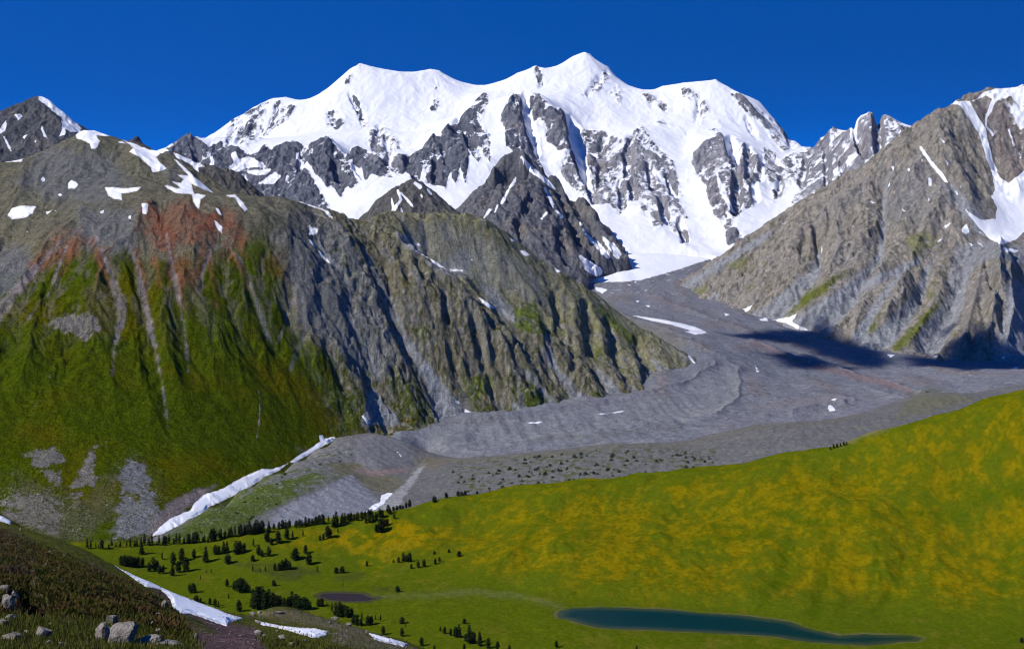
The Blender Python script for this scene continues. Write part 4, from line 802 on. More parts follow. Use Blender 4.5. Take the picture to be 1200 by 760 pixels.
# scattered low growth
gr = sdf_box(PX, PY, [(180,645),(190,630),(222,605),(244,592),(280,572),(310,556),(340,545),(380,520),(410,515),(420,540),(425,555),(395,562),(365,575),(320,597),(280,625),(240,640)], 30)
P.over(G_DARK * 1.1, sstep(-4, 8, gr + 8 * n2) * sstep(-.35, .1, n2 + .4 * n3 + .014 * (PY - 565)) * .95)
P.over(rgb(.19, .19, .185), sstep(-4, 8, gr) * sstep(.2, .5, n3 - .008 * (PY - 565)) * .85)
mottle(P, X, Y, 7, rgb(.028, .045, .004), rgb(.23, .23, .22), sstep(-4, 8, gr), .75, .7)
mottle(P, X, Y, 8, rgb(.075, .078, .06), rgb(.19, .185, .175), sstep(2, -6, gr), .7, .5, 620)
P.over(rgb(.12, .11, .06), sstep(-3, 5, sdf_box(PX, PY, [(385,540),(412,540),(440,548),(470,560),(475,570),(450,580),(435,575),(410,560),(390,556)], 20) + 5 * n2) * .7)
P.over(rgb(.20, .145, .135), sstep(-2, 3, sdf_box(PX, PY, [(410,548),(440,549),(480,547),(478,554),(440,558),(420,556)], 20) + 3 * n2) * .8)
wallg = sdf_box(PX, PY, [(520,540),(560,536),(633,530),(717,522),(800,522),(845,525),(835,545),(800,560),(700,575),(600,592),(545,590)], 30)
P.over(rgb(.062, .072, .022), sstep(-4, 6, wallg) * sstep(.02, .30, n3 + .35 * n2) * .85)
P.over(rgb(.12, .112, .06), sstep(.3, .55, n2) * sstep(860, 1000, PX) * .7)
P.poly(rgb(.168, .174, .196), [(300,632),(330,594),(370,576),(400,560),(412,556),(440,582),(455,605),(380,628)], 3, 4, .9)
P.poly(rgb(.15, .148, .152), [(418,512),(445,506),(470,514),(485,530),(478,545),(430,550),(412,535)], 3, 4, .8)
P.poly(rgb(.245, .24, .235), [(500,542),(496,548),(480,572),(465,598),(450,606),(430,604),(450,584),(470,570),(490,548)], 1.5, 3, .95)
P.poly(rgb(.115, .112, .065), [(1060,470),(1080,460),(1130,462),(1140,468),(1100,480),(1050,490)], 5, 8, .8)
P.over(rgb(.13,.11,.07), sstep(-3, 4, sdf_box(PX, PY, [(484,538),(500,534),(525,540),(510,552),(495,548)], 12) + 4 * n2) * .6)
for pl in [[(428,600),(436,592),(445,588),(447,580),(455,577),(462,576),(455,582),(450,590),(440,596),(434,602)], [(464,529),(467,529),(472,535),(470,535)], [(331,611),(337,609),(336,613)]]: P.snow_poly(pl, 1.4, 1.6)
MAT_MO = land_mat('moraine_gravel', 2.6, 13, .42, .7, .8, snow_edge=.3, speck=(2.4, .68, (.32, .32, .31), .7))
S.build(MAT_MO, P.c, P.snow, 'grey gravel moraine walls in front of the glacier')
# ------------------------------------------------------------------ the meadow with its lake
LZ = -600.0
LAKE = [(652,723),(654,716),(668,711.5),(700,711),(740,712),(780,713.5),(800,715),(833,717.7),(867,720),(897,724),(927,728),(943,734),(967,740),(983,744),(1013,741.5),(1040,743.5),(1067,743.5),(1081,747),(1077,751),(1050,753),(1017,756),(1000,755),(975,753.5),(950,752),(910,746),(883,744),(833,741),(800,739.7),(767,738),(733,737),(700,735),(683,731),(667,726)]
POND = [(372,698),(378,694.5),(400,694),(425,695),(434,699),(443,700),(430,704),(405,704.5),(385,702.5)]
def on_level(poly, z):
    return np.array([((px - CX) / F * (Y := z * F / (EY - py)), Y) for px, py in poly])
LKW = on_level(LAKE, LZ); PDW = on_level(POND, LZ + 1.0)
MC = [(-60,640,2680),(60,640,2680),(110,640,2690),(150,640,2700),(200,637,2720),(250,634,2730),(300,624,2750),(340,618,2760),(400,607,2780),(440,600,2790),(470,596,2800),(500,590,2810),(540,582,2830),(600,571,2850),(680,561,2860),(750,555,2860),(800,551,2850),(850,545,2850),(900,535,2820),(950,526,2800),(985,520,2780),(1010,510,2770),(1050,498,2750),(1100,485,2740),(1150,470,2720),(1200,456,2700),(1340,415,2650)]
me = [MC, [(a, b + (22 if a < 420 else 12), c + 60) for a, b, c in MC], [(a, b + 110, c + 300) for a, b, c in MC[::2]],
      [(350,660,2520)],[(250,660,2530)],[(180,665,2510)],[(430,660,2530)],[(500,660,2480)],[(600,640,2490)],[(600,690,2330)],[(700,640,2450)],[(800,600,2610)],[(800,680,2310)],[(1000,600,2480)],[(1000,560,2640)],[(1000,700,2240)],[(1150,720,2145)],[(1150,640,2380)],[(1200,600,2430)],[(1200,690,2220)],[(1150,540,2570)],[(700,600,2650)],[(560,625,2640)],
      [(480,695,2300)],[(300,700,2290)],[(420,710,2240)],[(520,730,2135)],[(650,740,2090)],[(800,752,2035)],[(950,762,1995)],[(1150,757,2010)],[(1330,690,2180)],[(1330,745,2050)],
      [(100,700,2290)],[(-50,700,2290)],[(300,800,1850),(600,800,1850),(900,800,1850),(1200,800,1850),(1330,800,1850)],[(0,870,1630),(300,870,1630),(600,870,1630),(900,870,1630),(1330,870,1630)],[(0,780,1920)]]
def wsd(x, y, P):
    return sdf(x, y, P)
MREL = [([(1065,640),(1045,690),(1030,716)],-1.8,7), ([(975,635),(965,680),(955,722)],-2.0,9), ([(1100,600),(1080,640),(1074,680)],-1.5,7), ([(1030,640),(1020,700)],-1.2,6), ([(928,620),(915,680),(890,716)],-2.0,10), ([(640,595),(612,645)],-2.0,12), ([(840,615),(900,620),(1000,608),(1130,598),(1220,585)],-2.5,11), ([(1195,615),(1175,695)],-2.0,9), ([(760,620),(745,660),(720,690)],-1.5,10), ([(850,570),(830,610)],-1.5,11), ([(1110,560),(1160,582)],-2.0,12), ([(560,620),(520,650)],-1.5,11), ([(700,590),(680,620)],-1.5,10)]
def me_detail(x, y, z, gx, gy, px, py, ex):
    hill = sstep(-597, -572, z)
    e, f1 = erosion(x + 25 * fbm(x, y, 150, 3, 3), y, gx, gy, 120, 3, .5, 81, .2, .6)
    zz = z + fbm(x, y, 170, 4, 82) * (2.0 + 5.0 * hill) + e * 3.2 * hill + fbm(x, y, 38, 3, 83) * (.8 + .6 * hill)
    # a low swell left of the lake, hummocks among the trees
    zz = zz + 2.5 * np.abs(fbm(x, y, 110, 3, 84)) * sstep(560, 480, px) * sstep(2350, 2500, y)
    zz = relief(px + 3 * fbm(x, y, 60, 3, 86), py, zz, MREL)
    d = np.maximum(-60.0, -wsd(x, y, LKW) + 7 * fbm(x, y, 55, 4, 88)); d2 = -wsd(x, y, PDW)
    bank = np.where(d > 0, LZ + .25 + .05 * d, LZ + .25 + .18 * d)
    zz = lerp(zz, bank, sstep(75, 12, np.abs(d)) * (d > -1e9)); zz = np.where(d < -12, LZ - 2.5, zz)
    bank2 = np.where(d2 > 0, LZ + 1.2 + .04 * d2, LZ + 1.2 + .12 * d2)
    zz = np.where(d > 60, lerp(zz, bank2, sstep(60, 8, np.abs(d2))), zz)
    ex.update(hill=hill, e=e, d=d, d2=d2)
    return zz
ME = Sheet('meadow', -60, 1335, 1.25, np.concatenate([np.linspace(1640, 1980, 40), np.linspace(1983, 2900, 380), np.linspace(2910, 3150, 20)]), me, 130, me_detail, soft=25)
S = ME; P = Paint(S, rgb(.068, .094, .003)); ex = S.extra; X, Y, PX, PY = S.X, S.Y, S.PX, S.PY
n1 = fbm(X, Y, 260, 3, 400); n2 = fbm(X, Y * .8, 85, 4, 401); n3 = fbm(X, Y * .7, 24, 4, 402); n4 = fbm(X, Y * .7, 9, 3, 404)
P.over(rgb(.056, .088, .002), sstep(.0, .35, n2) * .7)
P.over(rgb(.086, .108, .003), sstep(.05, .4, n3) * .6)
# yellow flowers: thick on the slope, thin on the flat
flow = sstep(-.75, .60, n1 * .35 + n2 * .75 + n3 * .75 + .3 * n4 + .25 * (ex['hill'] - .5) - .2 * ex['e'])
crd = PY - np.interp(PX, [p[0] for p in MC], [p[1] for p in MC])
zone = np.clip(ex['hill'] * 1.1, 0, 1) * (.35 + .65 * sstep(4, 34, crd + 14 * n2))
P.over(rgb(.150, .112, .001), flow * zone * .54)
P.over(rgb(.21, .145, .001), sstep(.55, 1.15, flow + .6 * n4 + .5 * n3) * flow * zone * .6)
P.over(rgb(.25, .165, .001), sstep(-2, 8, sdf_box(PX, PY, [(390,630),(440,610),(500,605),(540,620),(500,640),(450,665),(440,680),(420,660)], 20) + 8 * n3) * sstep(-.2, .3, n3 + n2) * .55)
# damp hollows and runnels keep a darker green
for st in [[(1065,655,1),(1045,690,3),(1030,715,4)], [(975,640,2),(965,680,5),(955,720,5)], [(1100,610,2),(1080,640,3),(1078,660,3)], [(1030,645,1.5),(1024,675,2.5),(1020,690,2)], [(925,630,3),(915,680,8),(890,710,4)], [(640,600,3),(625,620,6),(612,640,4)], [(655,620,2),(665,635,5)], [(1110,570,3),(1150,580,8),(1200,575,8)], [(900,600,3),(960,615,5),(1050,600,4),(1130,605,4)], [(1030,540,2),(1020,560,4)], [(1195,620,3),(1180,660,4),(1175,690,3)], [(840,615,2),(900,622,3),(800,640,2)]]:
    P.stroke(rgb(.045, .078, .001), st, 8, 11, .62)
flat = 1 - ex['hill']
P.over(rgb(.115, .108, .010), flat * sstep(.1, .45, n2 + .3 * n3) * .55); P.over(rgb(.125, .115, .012), sstep(735, 760, PY) * sstep(.0, .4, n3) * .4)
P.stroke(rgb(.14, .14, .06), [(400,700,1.5),(500,697,2),(560,693,3),(620,700,2),(660,712,2)], 5, 5, .45)
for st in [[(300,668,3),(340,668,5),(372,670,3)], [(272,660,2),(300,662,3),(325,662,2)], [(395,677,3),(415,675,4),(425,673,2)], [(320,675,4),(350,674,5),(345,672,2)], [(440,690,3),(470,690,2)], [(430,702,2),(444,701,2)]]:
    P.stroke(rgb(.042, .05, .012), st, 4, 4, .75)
mottle(P, X, Y * .6, 16, rgb(.048, .066, .001), rgb(.115, .112, .006), flat, .5, .45, 720)
P.over(rgb(.115, .098, .05), sstep(5.5, 1.0, np.abs(ex['d'] - 2 + 5 * n3)) * sstep(-.5, .3, n2 + n3) * .8)
P.over(rgb(.045, .038, .028), sstep(8, 2, np.abs(ex['d2'] - 3)) * .8)
P.over(rgb(.05, .055, .02), sstep(0, -3, ex['d']))
mottle(P, X, Y, 9, rgb(.045, .068, .001), rgb(.12, .118, .004), 1.0, .4, .35)
for pl in [[(975,520),(1010,508),(1060,492),(1062,496),(1010,513),(985,524)]]: P.poly(rgb(.17, .15, .06), pl, 3, 4, .6)
pale = sstep(.58, .74, fbm(X, Y, 7, 3, 71)) * sstep(.15, .4, fbm(X, Y, 120, 2, 72)) * .6
P.over(rgb(.30, .29, .24), pale)
MAT_ME = land_mat('meadow_grass', 1.4, 7, .30, .8, .8, spec=0.0, snow_edge=.3)
S.build(MAT_ME, P.c, P.snow, 'green meadow hillside sprinkled with yellow flowers')

def water(name, PW, z, deep, shallow, label, cat, wid):
    n = NT(name)
    geo = n('ShaderNodeNewGeometry').outputs['Position']
    sh = n('ShaderNodeAttribute', attribute_name='aux').outputs['Fac']
    k = n.noise(n('ShaderNodeVectorMath', {0: geo, 1: (.25, 1, 1)}, operation='MULTIPLY').outputs[0], .035, 4, .6)
    c = n.mix(n.math('MULTIPLY', sh, n.remap(k, .3, .7, .6, 1.0)), deep, shallow)
    w1 = n.noise(geo, .5, 3, .6)
    bp = n('ShaderNodeBump', {'Strength': .25, 'Distance': .15, 'Height': w1})
    b = n('ShaderNodeBsdfPrincipled', {'Base Color': c, 'Roughness': .2, 'Normal': bp.outputs[0], 'IOR': 1.33})
    b.inputs['Specular IOR Level'].default_value = .045
    mat = n.out(b.outputs[0])
    x0, y0 = PW.min(0) - 6; x1, y1 = PW.max(0) + 6
    gx, gy = np.meshgrid(np.linspace(x0, x1, 260), np.linspace(y0, y1, 90))
    d = sdf(gx, gy, PW) + 2.0 * fbm(gx, gy, 30, 3, 6)
    idx = np.arange(gx.size).reshape(gx.shape)
    q = np.stack([idx[:-1, :-1], idx[:-1, 1:], idx[1:, 1:], idx[1:, :-1]], -1)
    kp = d > -4
    q = q[kp[:-1, :-1] & kp[1:, 1:] & kp[1:, :-1] & kp[:-1, 1:]].reshape(-1, 4)
    o = mesh_np(name, np.stack([gx, gy, np.full(gx.shape, z)], -1).reshape(-1, 3), q, mat)
    set_float(o.data, 'aux', sstep(wid, 0, d).ravel())
    o['kind'] = 'structure'; o['label'] = label
    return o
water('lake', LKW, LZ, (.0006, .022, .015), (.040, .055, .015), 'dark green mountain lake with a pale shore line in the meadow', 'lake', 26)
water('pond', PDW, LZ + 1.0, (.028, .02, .022), (.05, .04, .03), 'small brown pond among the trees', 'pond', 6)

# ------------------------------------------------------------------ the near hillside, lower left
fg = [[(-300,560,330),(-60,592,320),(0,606,300),(30,621,285),(60,633,275),(90,646,267),(115,656,262),(140,669,256),(165,682,250),(195,694,244),(230,707,240),(262,718,238),(285,722,242),(305,719,255),(340,716,265),(370,722,258),(400,730,250),(435,741,240),(470,752,232),(490,758,228),(560,785,220),(700,830,210)],
      [(-60,620,332),(0,634,312),(30,649,298),(60,661,288),(90,674,280),(115,684,275),(140,697,269),(165,710,263),(195,722,257),(230,735,253),(262,744,251),(285,748,255),(305,741,268),(340,738,279),(370,744,272),(400,752,264),(435,763,254),(470,776,246),(490,784,242)],
      [(-300,660,420),(0,690,400),(115,735,380),(262,790,360),(340,780,380),(490,830,340),(700,900,300)],
      [(-200,640,260),(0,648,225),(40,660,215),(80,672,205),(115,688,195),(150,706,185),(180,722,165),(200,735,150)],
      [(-100,690,150),(0,688,135),(18,700,130),(30,712,120)],[(38,690,160),(45,712,135)],[(70,705,150),(100,722,120),(130,735,110)],
      [(0,734,78),(40,738,80),(60,735,88),(80,738,88),(110,735,86)],[(0,760,62),(60,757,70),(130,755,64),(200,757,72)],
      [(215,725,175),(235,740,150),(260,757,130)],[(262,735,190),(300,757,140)],[(300,735,215),(330,745,180),(380,757,170)],[(340,730,230),(400,745,205),(450,760,190)],
      [(-300,900,40),(0,880,36),(300,880,36),(600,900,36)],[(-300,1200,16),(200,1200,16),(600,1200,16),(1000,1200,16)]]
fg_pts = [(0, 0, -1.7), (-6, 2, -1.7), (6, 2, -2.0), (0, 6, -3.2), (-12, 8, -3.6), (12, 8, -4.4)]
FGROCK = [(0,682),(12,690),(22,700),(22,718),(10,722),(-40,720),(-40,680)]
def fg_detail(x, y, z, gx, gy, px, py, ex):
    k = np.clip(y / 120, .05, 1.0) * (1 - .45 * sstep(180, 240, y))
    n = fbm(x, y, 26, 5, 92, .55)
    r = ridged(x, y, 13, 4, 93, .55)
    e, f1 = erosion(x, y, gx, gy, 22, 4, .55, 95, .6)
    face = sstep(-8, 12, sdf_box(px, py, [(-100,625),(0,622),(60,645),(115,668),(160,690),(195,712),(215,735),(205,752),(150,738),(110,728),(60,722),(-100,730)], 20))
    ex.update(face=face, r=r, e=e, n=n)
    cl = sstep(.2, .5, fbm(x, y, 18, 3, 97)) * face
    hol = sstep(-5, 6, sdf_box(px, py, [(22,690),(34,688),(46,704),(54,722),(48,728),(34,724),(24,714)], 12))
    return z + k * (1.2 * n + r * (.25 + 1.5 * face) + 1.3 * e * face - 2.6 * hol) + .25 * k * fbm(x, y, 3, 4, 98)
fgY = np.concatenate([np.linspace(3, 55, 40), 56 * (330 / 56.0) ** np.linspace(0, 1, 430), np.linspace(332, 420, 30)])
FG = Sheet('hillside', -320, 720, 1.3, fgY, fg, 9, fg_detail, soft=2.0, pts=fg_pts)
S = FG; P = Paint(S, rgb(.075, .08, .018)); ex = S.extra; X, Y, PX, PY = S.X, S.Y, S.PX, S.PY
n1 = fbm(X, Y, 40, 4, 500); n2 = fbm(X, Y, 12, 4, 501); n3 = fbm(X, Y, 4, 4, 502)
P.over(rgb(.10, .095, .02), sstep(0, .4, n2) * .7); P.over(rgb(.05, .062, .012), sstep(.0, .35, n3) * .6)
heath = ex['face']
P.over(rgb(.060, .052, .018), heath * .92); P.over(rgb(.058, .075, .008), heath * sstep(-.1, .3, n2) * .8); P.over(rgb(.095, .045, .030), heath * sstep(.12, .4, n1 + .5 * n3) * .8); P.over(rgb(.085, .06, .05), heath * sstep(.3, .5, n3 + .4 * n2) * .7)
mottle(P, X, Y, 1.6, rgb(.022, .03, .004), rgb(.085, .085, .02), 1 - .5 * heath, .6, .5)
for pl in [[(150,690),(185,695),(205,715),(212,738),(195,748),(175,735)], [(0,618),(20,622),(45,645),(40,690),(20,690),(0,670)], [(20,688),(45,692),(58,722),(40,730),(22,716)], [(95,660),(120,662),(140,680),(120,684)]]:
    P.over(rgb(.050, .043, .034), sstep(-6, 6, sdf_box(PX, PY, pl, 14) + 10 * n2 + 6 * n3) * .75)
P.over(rgb(.13, .115, .10), sstep(-3, 4, sdf_box(PX, PY, FGROCK, 12) + 6 * n3) * sstep(-.3, .1, n3 + .3) * .9)
P.over(rgb(.14, .105, .085), sstep(-3, 3, sdf_box(PX, PY, [(52,728),(60,722),(85,724),(88,733),(60,737)], 12) + 5 * n3) * .8)
P.over(rgb(.095, .058, .062), sstep(-3, 4, sdf_box(PX, PY, [(168,680),(185,684),(200,698),(230,712),(262,728),(300,735),(320,770),(230,775),(225,745),(205,715),(185,695)], 15) + 5 * n2) * .92)
P.over(rgb(.055, .062, .014), sstep(-2, 4, sdf_box(PX, PY, [(205,712),(240,728),(255,742),(235,740),(215,728)], 12) + 5 * n2) * .8)
P.over(rgb(.135, .115, .075), sstep(-3, 5, sdf_box(PX, PY, [(282,716),(305,715),(345,713),(385,722),(440,738),(500,765),(420,770),(385,748),(395,738),(360,732),(320,724),(285,722)], 15) + 5 * n3) * .75)
P.over(rgb(.21, .19, .165), sstep(.1, .4, n3 + .3 * n2) * sstep(-3, 5, sdf_box(PX, PY, [(375,728),(440,742),(500,765),(430,770),(390,748)], 15)) * .7)
P.over(rgb(.08, .088, .015), sstep(-2, 4, sdf_box(PX, PY, [(300,736),(330,738),(365,748),(380,770),(320,770),(305,750)], 12) + 5 * n3) * .85)
P.over(rgb(.24, .215, .185), sstep(.42, .55, fbm(X, Y, 2.2, 3, 503) + .2 * n2) * (.25 + .75 * sstep(200, 260, PX)) * .7)
MAT_FG = land_mat('hill_turf', .25, 1.3, .40, .9, .22, spec=0.0, snow_edge=.3)
S.build(MAT_FG, P.c, P.snow, 'dark heathery hillside with rubble at lower left')

# ------------------------------------------------------------------ lying snow big enough to point at
snow_patch(FG, [(134,662),(142,665),(165,674),(190,686),(215,697),(245,710),(268,719),(284,724),(275,727),(268,728),(266,733),(255,730),(240,724),(225,719),(212,718),(203,712),(200,702),(196,697),(188,690),(172,687),(163,682),(155,676),(145,669)], 'long white snow strip along the dark heathery slope in the foreground', .3, .8, 10)
snow_patch(FG, [(298,726),(310,729),(330,733),(350,735),(370,736),(384,739),(382,744),(368,747),(355,743),(338,738),(322,734),(308,732)], 'flat snow wedge pointing right, below the pale rubble', .25, .8, 8)
snow_patch(FG, [(432,741),(442,744),(458,748),(478,754),(474,757),(455,753),(440,749)], 'thin snow sliver on the pinkish rubble edge above the meadow', .4, .7)
snow_patch(FG, [(-4,603),(4,605),(14,611),(12,614),(0,610)], 'tiny snow streak on the hillside crest at the left edge', .4, .4)
snow_patch(GM, [(178,628),(185,619),(200,607),(224,597),(227,590),(240,579),(262,572),(275,564),(290,556),(307,549),(318,550),(331,545.5),(338,542),(330,549),(310,559),(295,569),(280,577),(262,586),(244,594),(240,600),(222,609),(205,618),(190,625)], 'broad white avalanche tongue at the foot of the green mountain', .7, 1.0, 26)
snow_patch(GM, [(340,541),(352,532),(366,524),(375,517),(374,510),(378,510),(380,514),(391,511),(394,513),(385,519),(370,527),(355,536),(345,542)], 'narrow forked snow streak above the avalanche tongue', .7, .6, 10)
LS = [([(0,178),(20,178),(45,170),(63,161),(58,170),(45,178),(28,182),(25,189),(10,190),(0,188),(-30,186),(-30,180)], 'snow bank below the small pointed peak at the left edge'),
      ([(88,156),(100,151),(115,153),(128,159),(112,159),(117,165),(113,174),(107,175),(105,168),(98,165),(90,162)], 'ragged snow patch on the rounded top beside the pointed peak'),
      ([(138,160),(150,165),(165,172),(189,178),(183,184),(187,190),(195,197),(190,200),(179,202),(177,196),(170,190),(162,183),(152,178),(156,173),(150,168)], 'large snow sheet draped over the mountain shoulder against the sky'),
      ([(9,252),(14,244),(25,241),(42,242),(38,250),(28,255),(14,257)], 'oval snow patch alone on the far left slope'),
      ([(80,215),(84,211),(89,213),(92,216),(88,221),(80,221)], 'small snow spot in the bluish scree'),
      ([(123,220),(130,219),(145,221),(166,219),(160,224),(142,227),(143,234),(134,233),(127,229)], 'wedge of snow with a tail on the olive slope'),
      ([(166,238),(174,238),(173,246),(171,251),(167,250)], 'small upright snow block at the top of the dark gullies'),
      ([(203,186),(209,189),(222,202),(236,214),(250,226),(238,222),(224,215),(226,222),(228,228),(205,226),(193,218),(196,217),(208,221),(212,220),(202,213),(212,214),(215,210),(208,205),(221,206)], 'big hooked snowfield above the red earth'),
      ([(225,228),(232,227),(241,229),(235,234),(233,245),(229,241),(226,235)], 'snow tooth hanging down into the red earth'),
      ([(265,229),(275,228),(284,236),(290,245),(287,248),(281,241),(276,232)], 'curved snow strip right of the red earth'),
      ([(251,258),(254,259),(260,266),(260,273),(256,270)], 'slim snow fleck in the red gully'),
      ([(348,235),(360,239),(370,242),(385,247),(390,256),(385,253),(378,246),(362,241)], 'bent snow streak on the crest below the snow basin'),
      ([(363,264),(366,266),(372,268),(371,275),(362,275)], 'square snow patch on the grey rock shoulder'),
      ([(362,281),(365,281),(371,290),(367,288)], 'short snow fleck under the square patch'),
      ([(373,293),(378,297),(388,309),(382,306),(376,300)], 'thin snow line beside the grey scree'),
      ([(486,294),(491,291),(497,297),(505,300),(503,303),(494,298)], 'white snow cap on the edge of the rock spur'),
      ([(504,303),(512,307),(520,313),(516,313),(508,309)], 'snow sliver trailing down the spur edge'),
      ([(527,315),(543,316),(542,318),(528,317.5)], 'level snow dash on the grassy top of the spur'),
      ([(561,349),(565,350),(573,355),(580,361),(574,361),(566,355)], 'slanting snow strip in the grey hollow of the spur'),
      ([(609,294),(613,293),(622,299),(615,300)], 'snow patch on the spur skyline before the dark pyramid'),
      ([(543,490),(545,479),(553,483),(562,486),(552,490)], 'snow triangle at the bottom of the long scree chute'),
      ([(423,487),(426,486),(430,491),(435,496),(430,496)], 'snow streak beside the grey scree cone'),
      ([(806,417),(808,415),(815,424),(829,429),(826,434),(818,437),(808,441),(806,439),(813,434),(815,429)], 'hooked snow bank at the tip of the rock spur'),
      ([(784,437),(790,442),(800,444),(796,447),(790,449),(788,444)], 'snow drift left of the spur tip beside the debris wall')]
for pl, lb in LS: snow_patch(GM, pl, lb, 1.4, .8)
snow_patch(GL, [(742,370),(748,370),(760,372),(780,375),(800,379),(815,383),(826,388),(815,389),(802,385),(785,380),(765,376)], 'long thin snow streak along the glacier debris', 1.6, .6)
for pl, lb in [([(903,375),(915,373),(925,371),(934,367),(931,373),(928,376),(935,381),(945,385),(955,393),(962,396),(968,396),(978,402),(976,405),(962,401),(948,393),(935,386),(922,379),(910,377)], 'jagged snow bank at the foot of the brown mountain')]:
    snow_patch(RM, pl, lb, 2.5, .8)
# ------------------------------------------------------------------ trees
def leaf_mat(name, a, b, tip):
    n = NT(name)
    geo = n('ShaderNodeNewGeometry').outputs['Position']
    rnd = n('ShaderNodeObjectInfo').outputs['Random']
    k = n.noise(geo, .9, 3, .6)
    c = n.mix(n.remap(k, .35, .7), a, b)
    c = n.mix(n.math('MULTIPLY', n.remap(rnd, .5, 1.0), .5), c, tip)
    d = n('ShaderNodeBsdfDiffuse', {'Color': c, 'Roughness': 1.0})
    t = n('ShaderNodeBsdfTranslucent', {'Color': c})
    m = n('ShaderNodeMixShader', {0: .18, 1: d.outputs[0], 2: t.outputs[0]})
    return n.out(m.outputs[0])
M_NEEDLE = leaf_mat('needles', (.012, .024, .008), (.034, .054, .014), (.045, .052, .014))
M_BUSH = leaf_mat('bush_leaves', (.022, .035, .010), (.05, .065, .018), (.05, .05, .02))
def bark_mat():
    n = NT('bark'); geo = n('ShaderNodeTexCoord').outputs['Object']
    k = n.noise(geo, 6, 4, .6)
    b = n('ShaderNodeBsdfPrincipled', {'Base Color': n.mix(k, (.035, .024, .017), (.10, .075, .055)), 'Roughness': .95})
    return n.out(b.outputs[0])
M_BARK = bark_mat()

def crown_mesh(name, seed, kind):
    """unit-height crown: drooping branches set with flat sprays of needles, gaps between them"""
    R = random.Random(seed); V = []; Q = []
    def spray(c, d, ln, wd):
        up = np.array([R.uniform(-.5, .5), R.uniform(-.5, .5), 1.0])
        s = np.cross(d, up); s = s / (np.linalg.norm(s) + 1e-6) * wd
        i = len(V)
        V.extend([c - s * .6, c + s * .6, c + d * ln * .6 + s, c + d * ln * .6 - s, c + d * ln + s * .25, c + d * ln - s * .25])
        Q.append((i, i + 1, i + 2, i + 3)); Q.append((i + 3, i + 2, i + 4, i + 5))
    tiers = {'spire': 15, 'cedar': 13, 'bushy': 9, 'thin': 12}[kind]
    for t in range(tiers):
        f = (t + .5) / tiers
        z = {'spire': .10, 'cedar': .12, 'bushy': .06, 'thin': .16}[kind] + f * .86
        if kind == 'spire': r = .20 * (1 - f) ** .8 + .015
        elif kind == 'thin': r = .15 * (1 - f) ** .7 * (.6 + .4 * math.sin(3.1 * f + .4)) + .015
        elif kind == 'cedar': r = .25 * math.sqrt(max(0, 1 - (max(0, f - .28) / .74) ** 2)) * (.75 + .5 * min(f, .4)) + .01
        else: r = .42 * math.sqrt(max(0, 1 - (max(0, f - .2) / .82) ** 2)) + .02
        nb = max(4, int(5 + 16 * r / .3 * .6)); a0 = R.uniform(0, 6.3)
        for k in range(nb):
            if R.random() < .12: continue
            a = a0 + 6.283 * k / nb + R.uniform(-.3, .3); rr = r * R.uniform(.6, 1.15) * (.68 if kind == 'bushy' else .78)
            for q in (.25, .55, .85):
                drop = -.22 * rr * q if kind != 'bushy' else .05
                c = np.array([math.cos(a) * rr * q, math.sin(a) * rr * q, z + drop + R.uniform(-.02, .02)])
                d = np.array([math.cos(a + R.uniform(-.7, .7)), math.sin(a + R.uniform(-.7, .7)), R.uniform(-.5, .45)]); d /= np.linalg.norm(d)
                spray(c, d, .07 + .35 * rr, .025 + .14 * rr)
    spray(np.array([0, 0, .93]), np.array([0, 0, 1.0]), .07, .015)
    me = mesh_raw(name, V, Q, M_NEEDLE)
    return me
def mesh_raw(name, V, Q, mat):
    me = bpy.data.meshes.new(name); me.from_pydata([tuple(v) for v in V], [], Q); me.update()
    me.materials.append(mat); return me
def trunk_mesh(seed, r0):
    R = random.Random(seed); V = []; Q = []; n = 7
    for k, z in enumerate((-.04, .04, .2, .45, .7, .93)):
        r = r0 * (1.25 if k == 0 else 1) * (1 - .85 * max(z, 0))
        ox, oy = R.uniform(-.006, .006), R.uniform(-.006, .006)
        for j in range(n): V.append((ox + r * math.cos(j * 6.283 / n), oy + r * math.sin(j * 6.283 / n), z))
    for k in range(5):
        for j in range(n): Q.append((k * n + j, k * n + (j + 1) % n, (k + 1) * n + (j + 1) % n, (k + 1) * n + j))
    return mesh_raw('trunk', V, Q, M_BARK)
CROWNS = {k: [crown_mesh('crown', 10 * i + s, k) for s in range(3)] for i, k in enumerate(('spire', 'cedar', 'bushy', 'thin'))}
TRUNKS = {k: trunk_mesh(i, .022 if k != 'bushy' else .03) for i, k in enumerate(('spire', 'cedar', 'bushy', 'thin'))}
ntree = 0
RT = random.Random(4)
def tree(px, py, h, kind, label, group=None, S=None, wide=1.0):
    global ntree
    x, y, z = (S or ME).hit(px, py)
    H = 1.08 * h * y / F
    root = bpy.data.objects.new('conifer_tree', None); COL.objects.link(root)
    root.empty_display_size = .5
    root.location = (x, y, z - .02 * H); root.rotation_euler = (0, 0, RT.uniform(0, 6.28)); root.scale = (H * wide, H * wide, H)
    root['label'] = label; root['category'] = 'tree'
    if group: root['group'] = group
    for nm, md in (('trunk', TRUNKS[kind]), ('crown', CROWNS[kind][RT.randrange(3)])):
        o = bpy.data.objects.new(nm, md); COL.objects.link(o); o.parent = root
    ntree += 1
    return root
ORD = ['first', 'second', 'third', 'fourth', 'fifth', 'sixth', 'seventh', 'eighth', 'ninth', 'tenth', 'eleventh', 'twelfth', 'thirteenth', 'fourteenth', 'fifteenth', 'sixteenth']
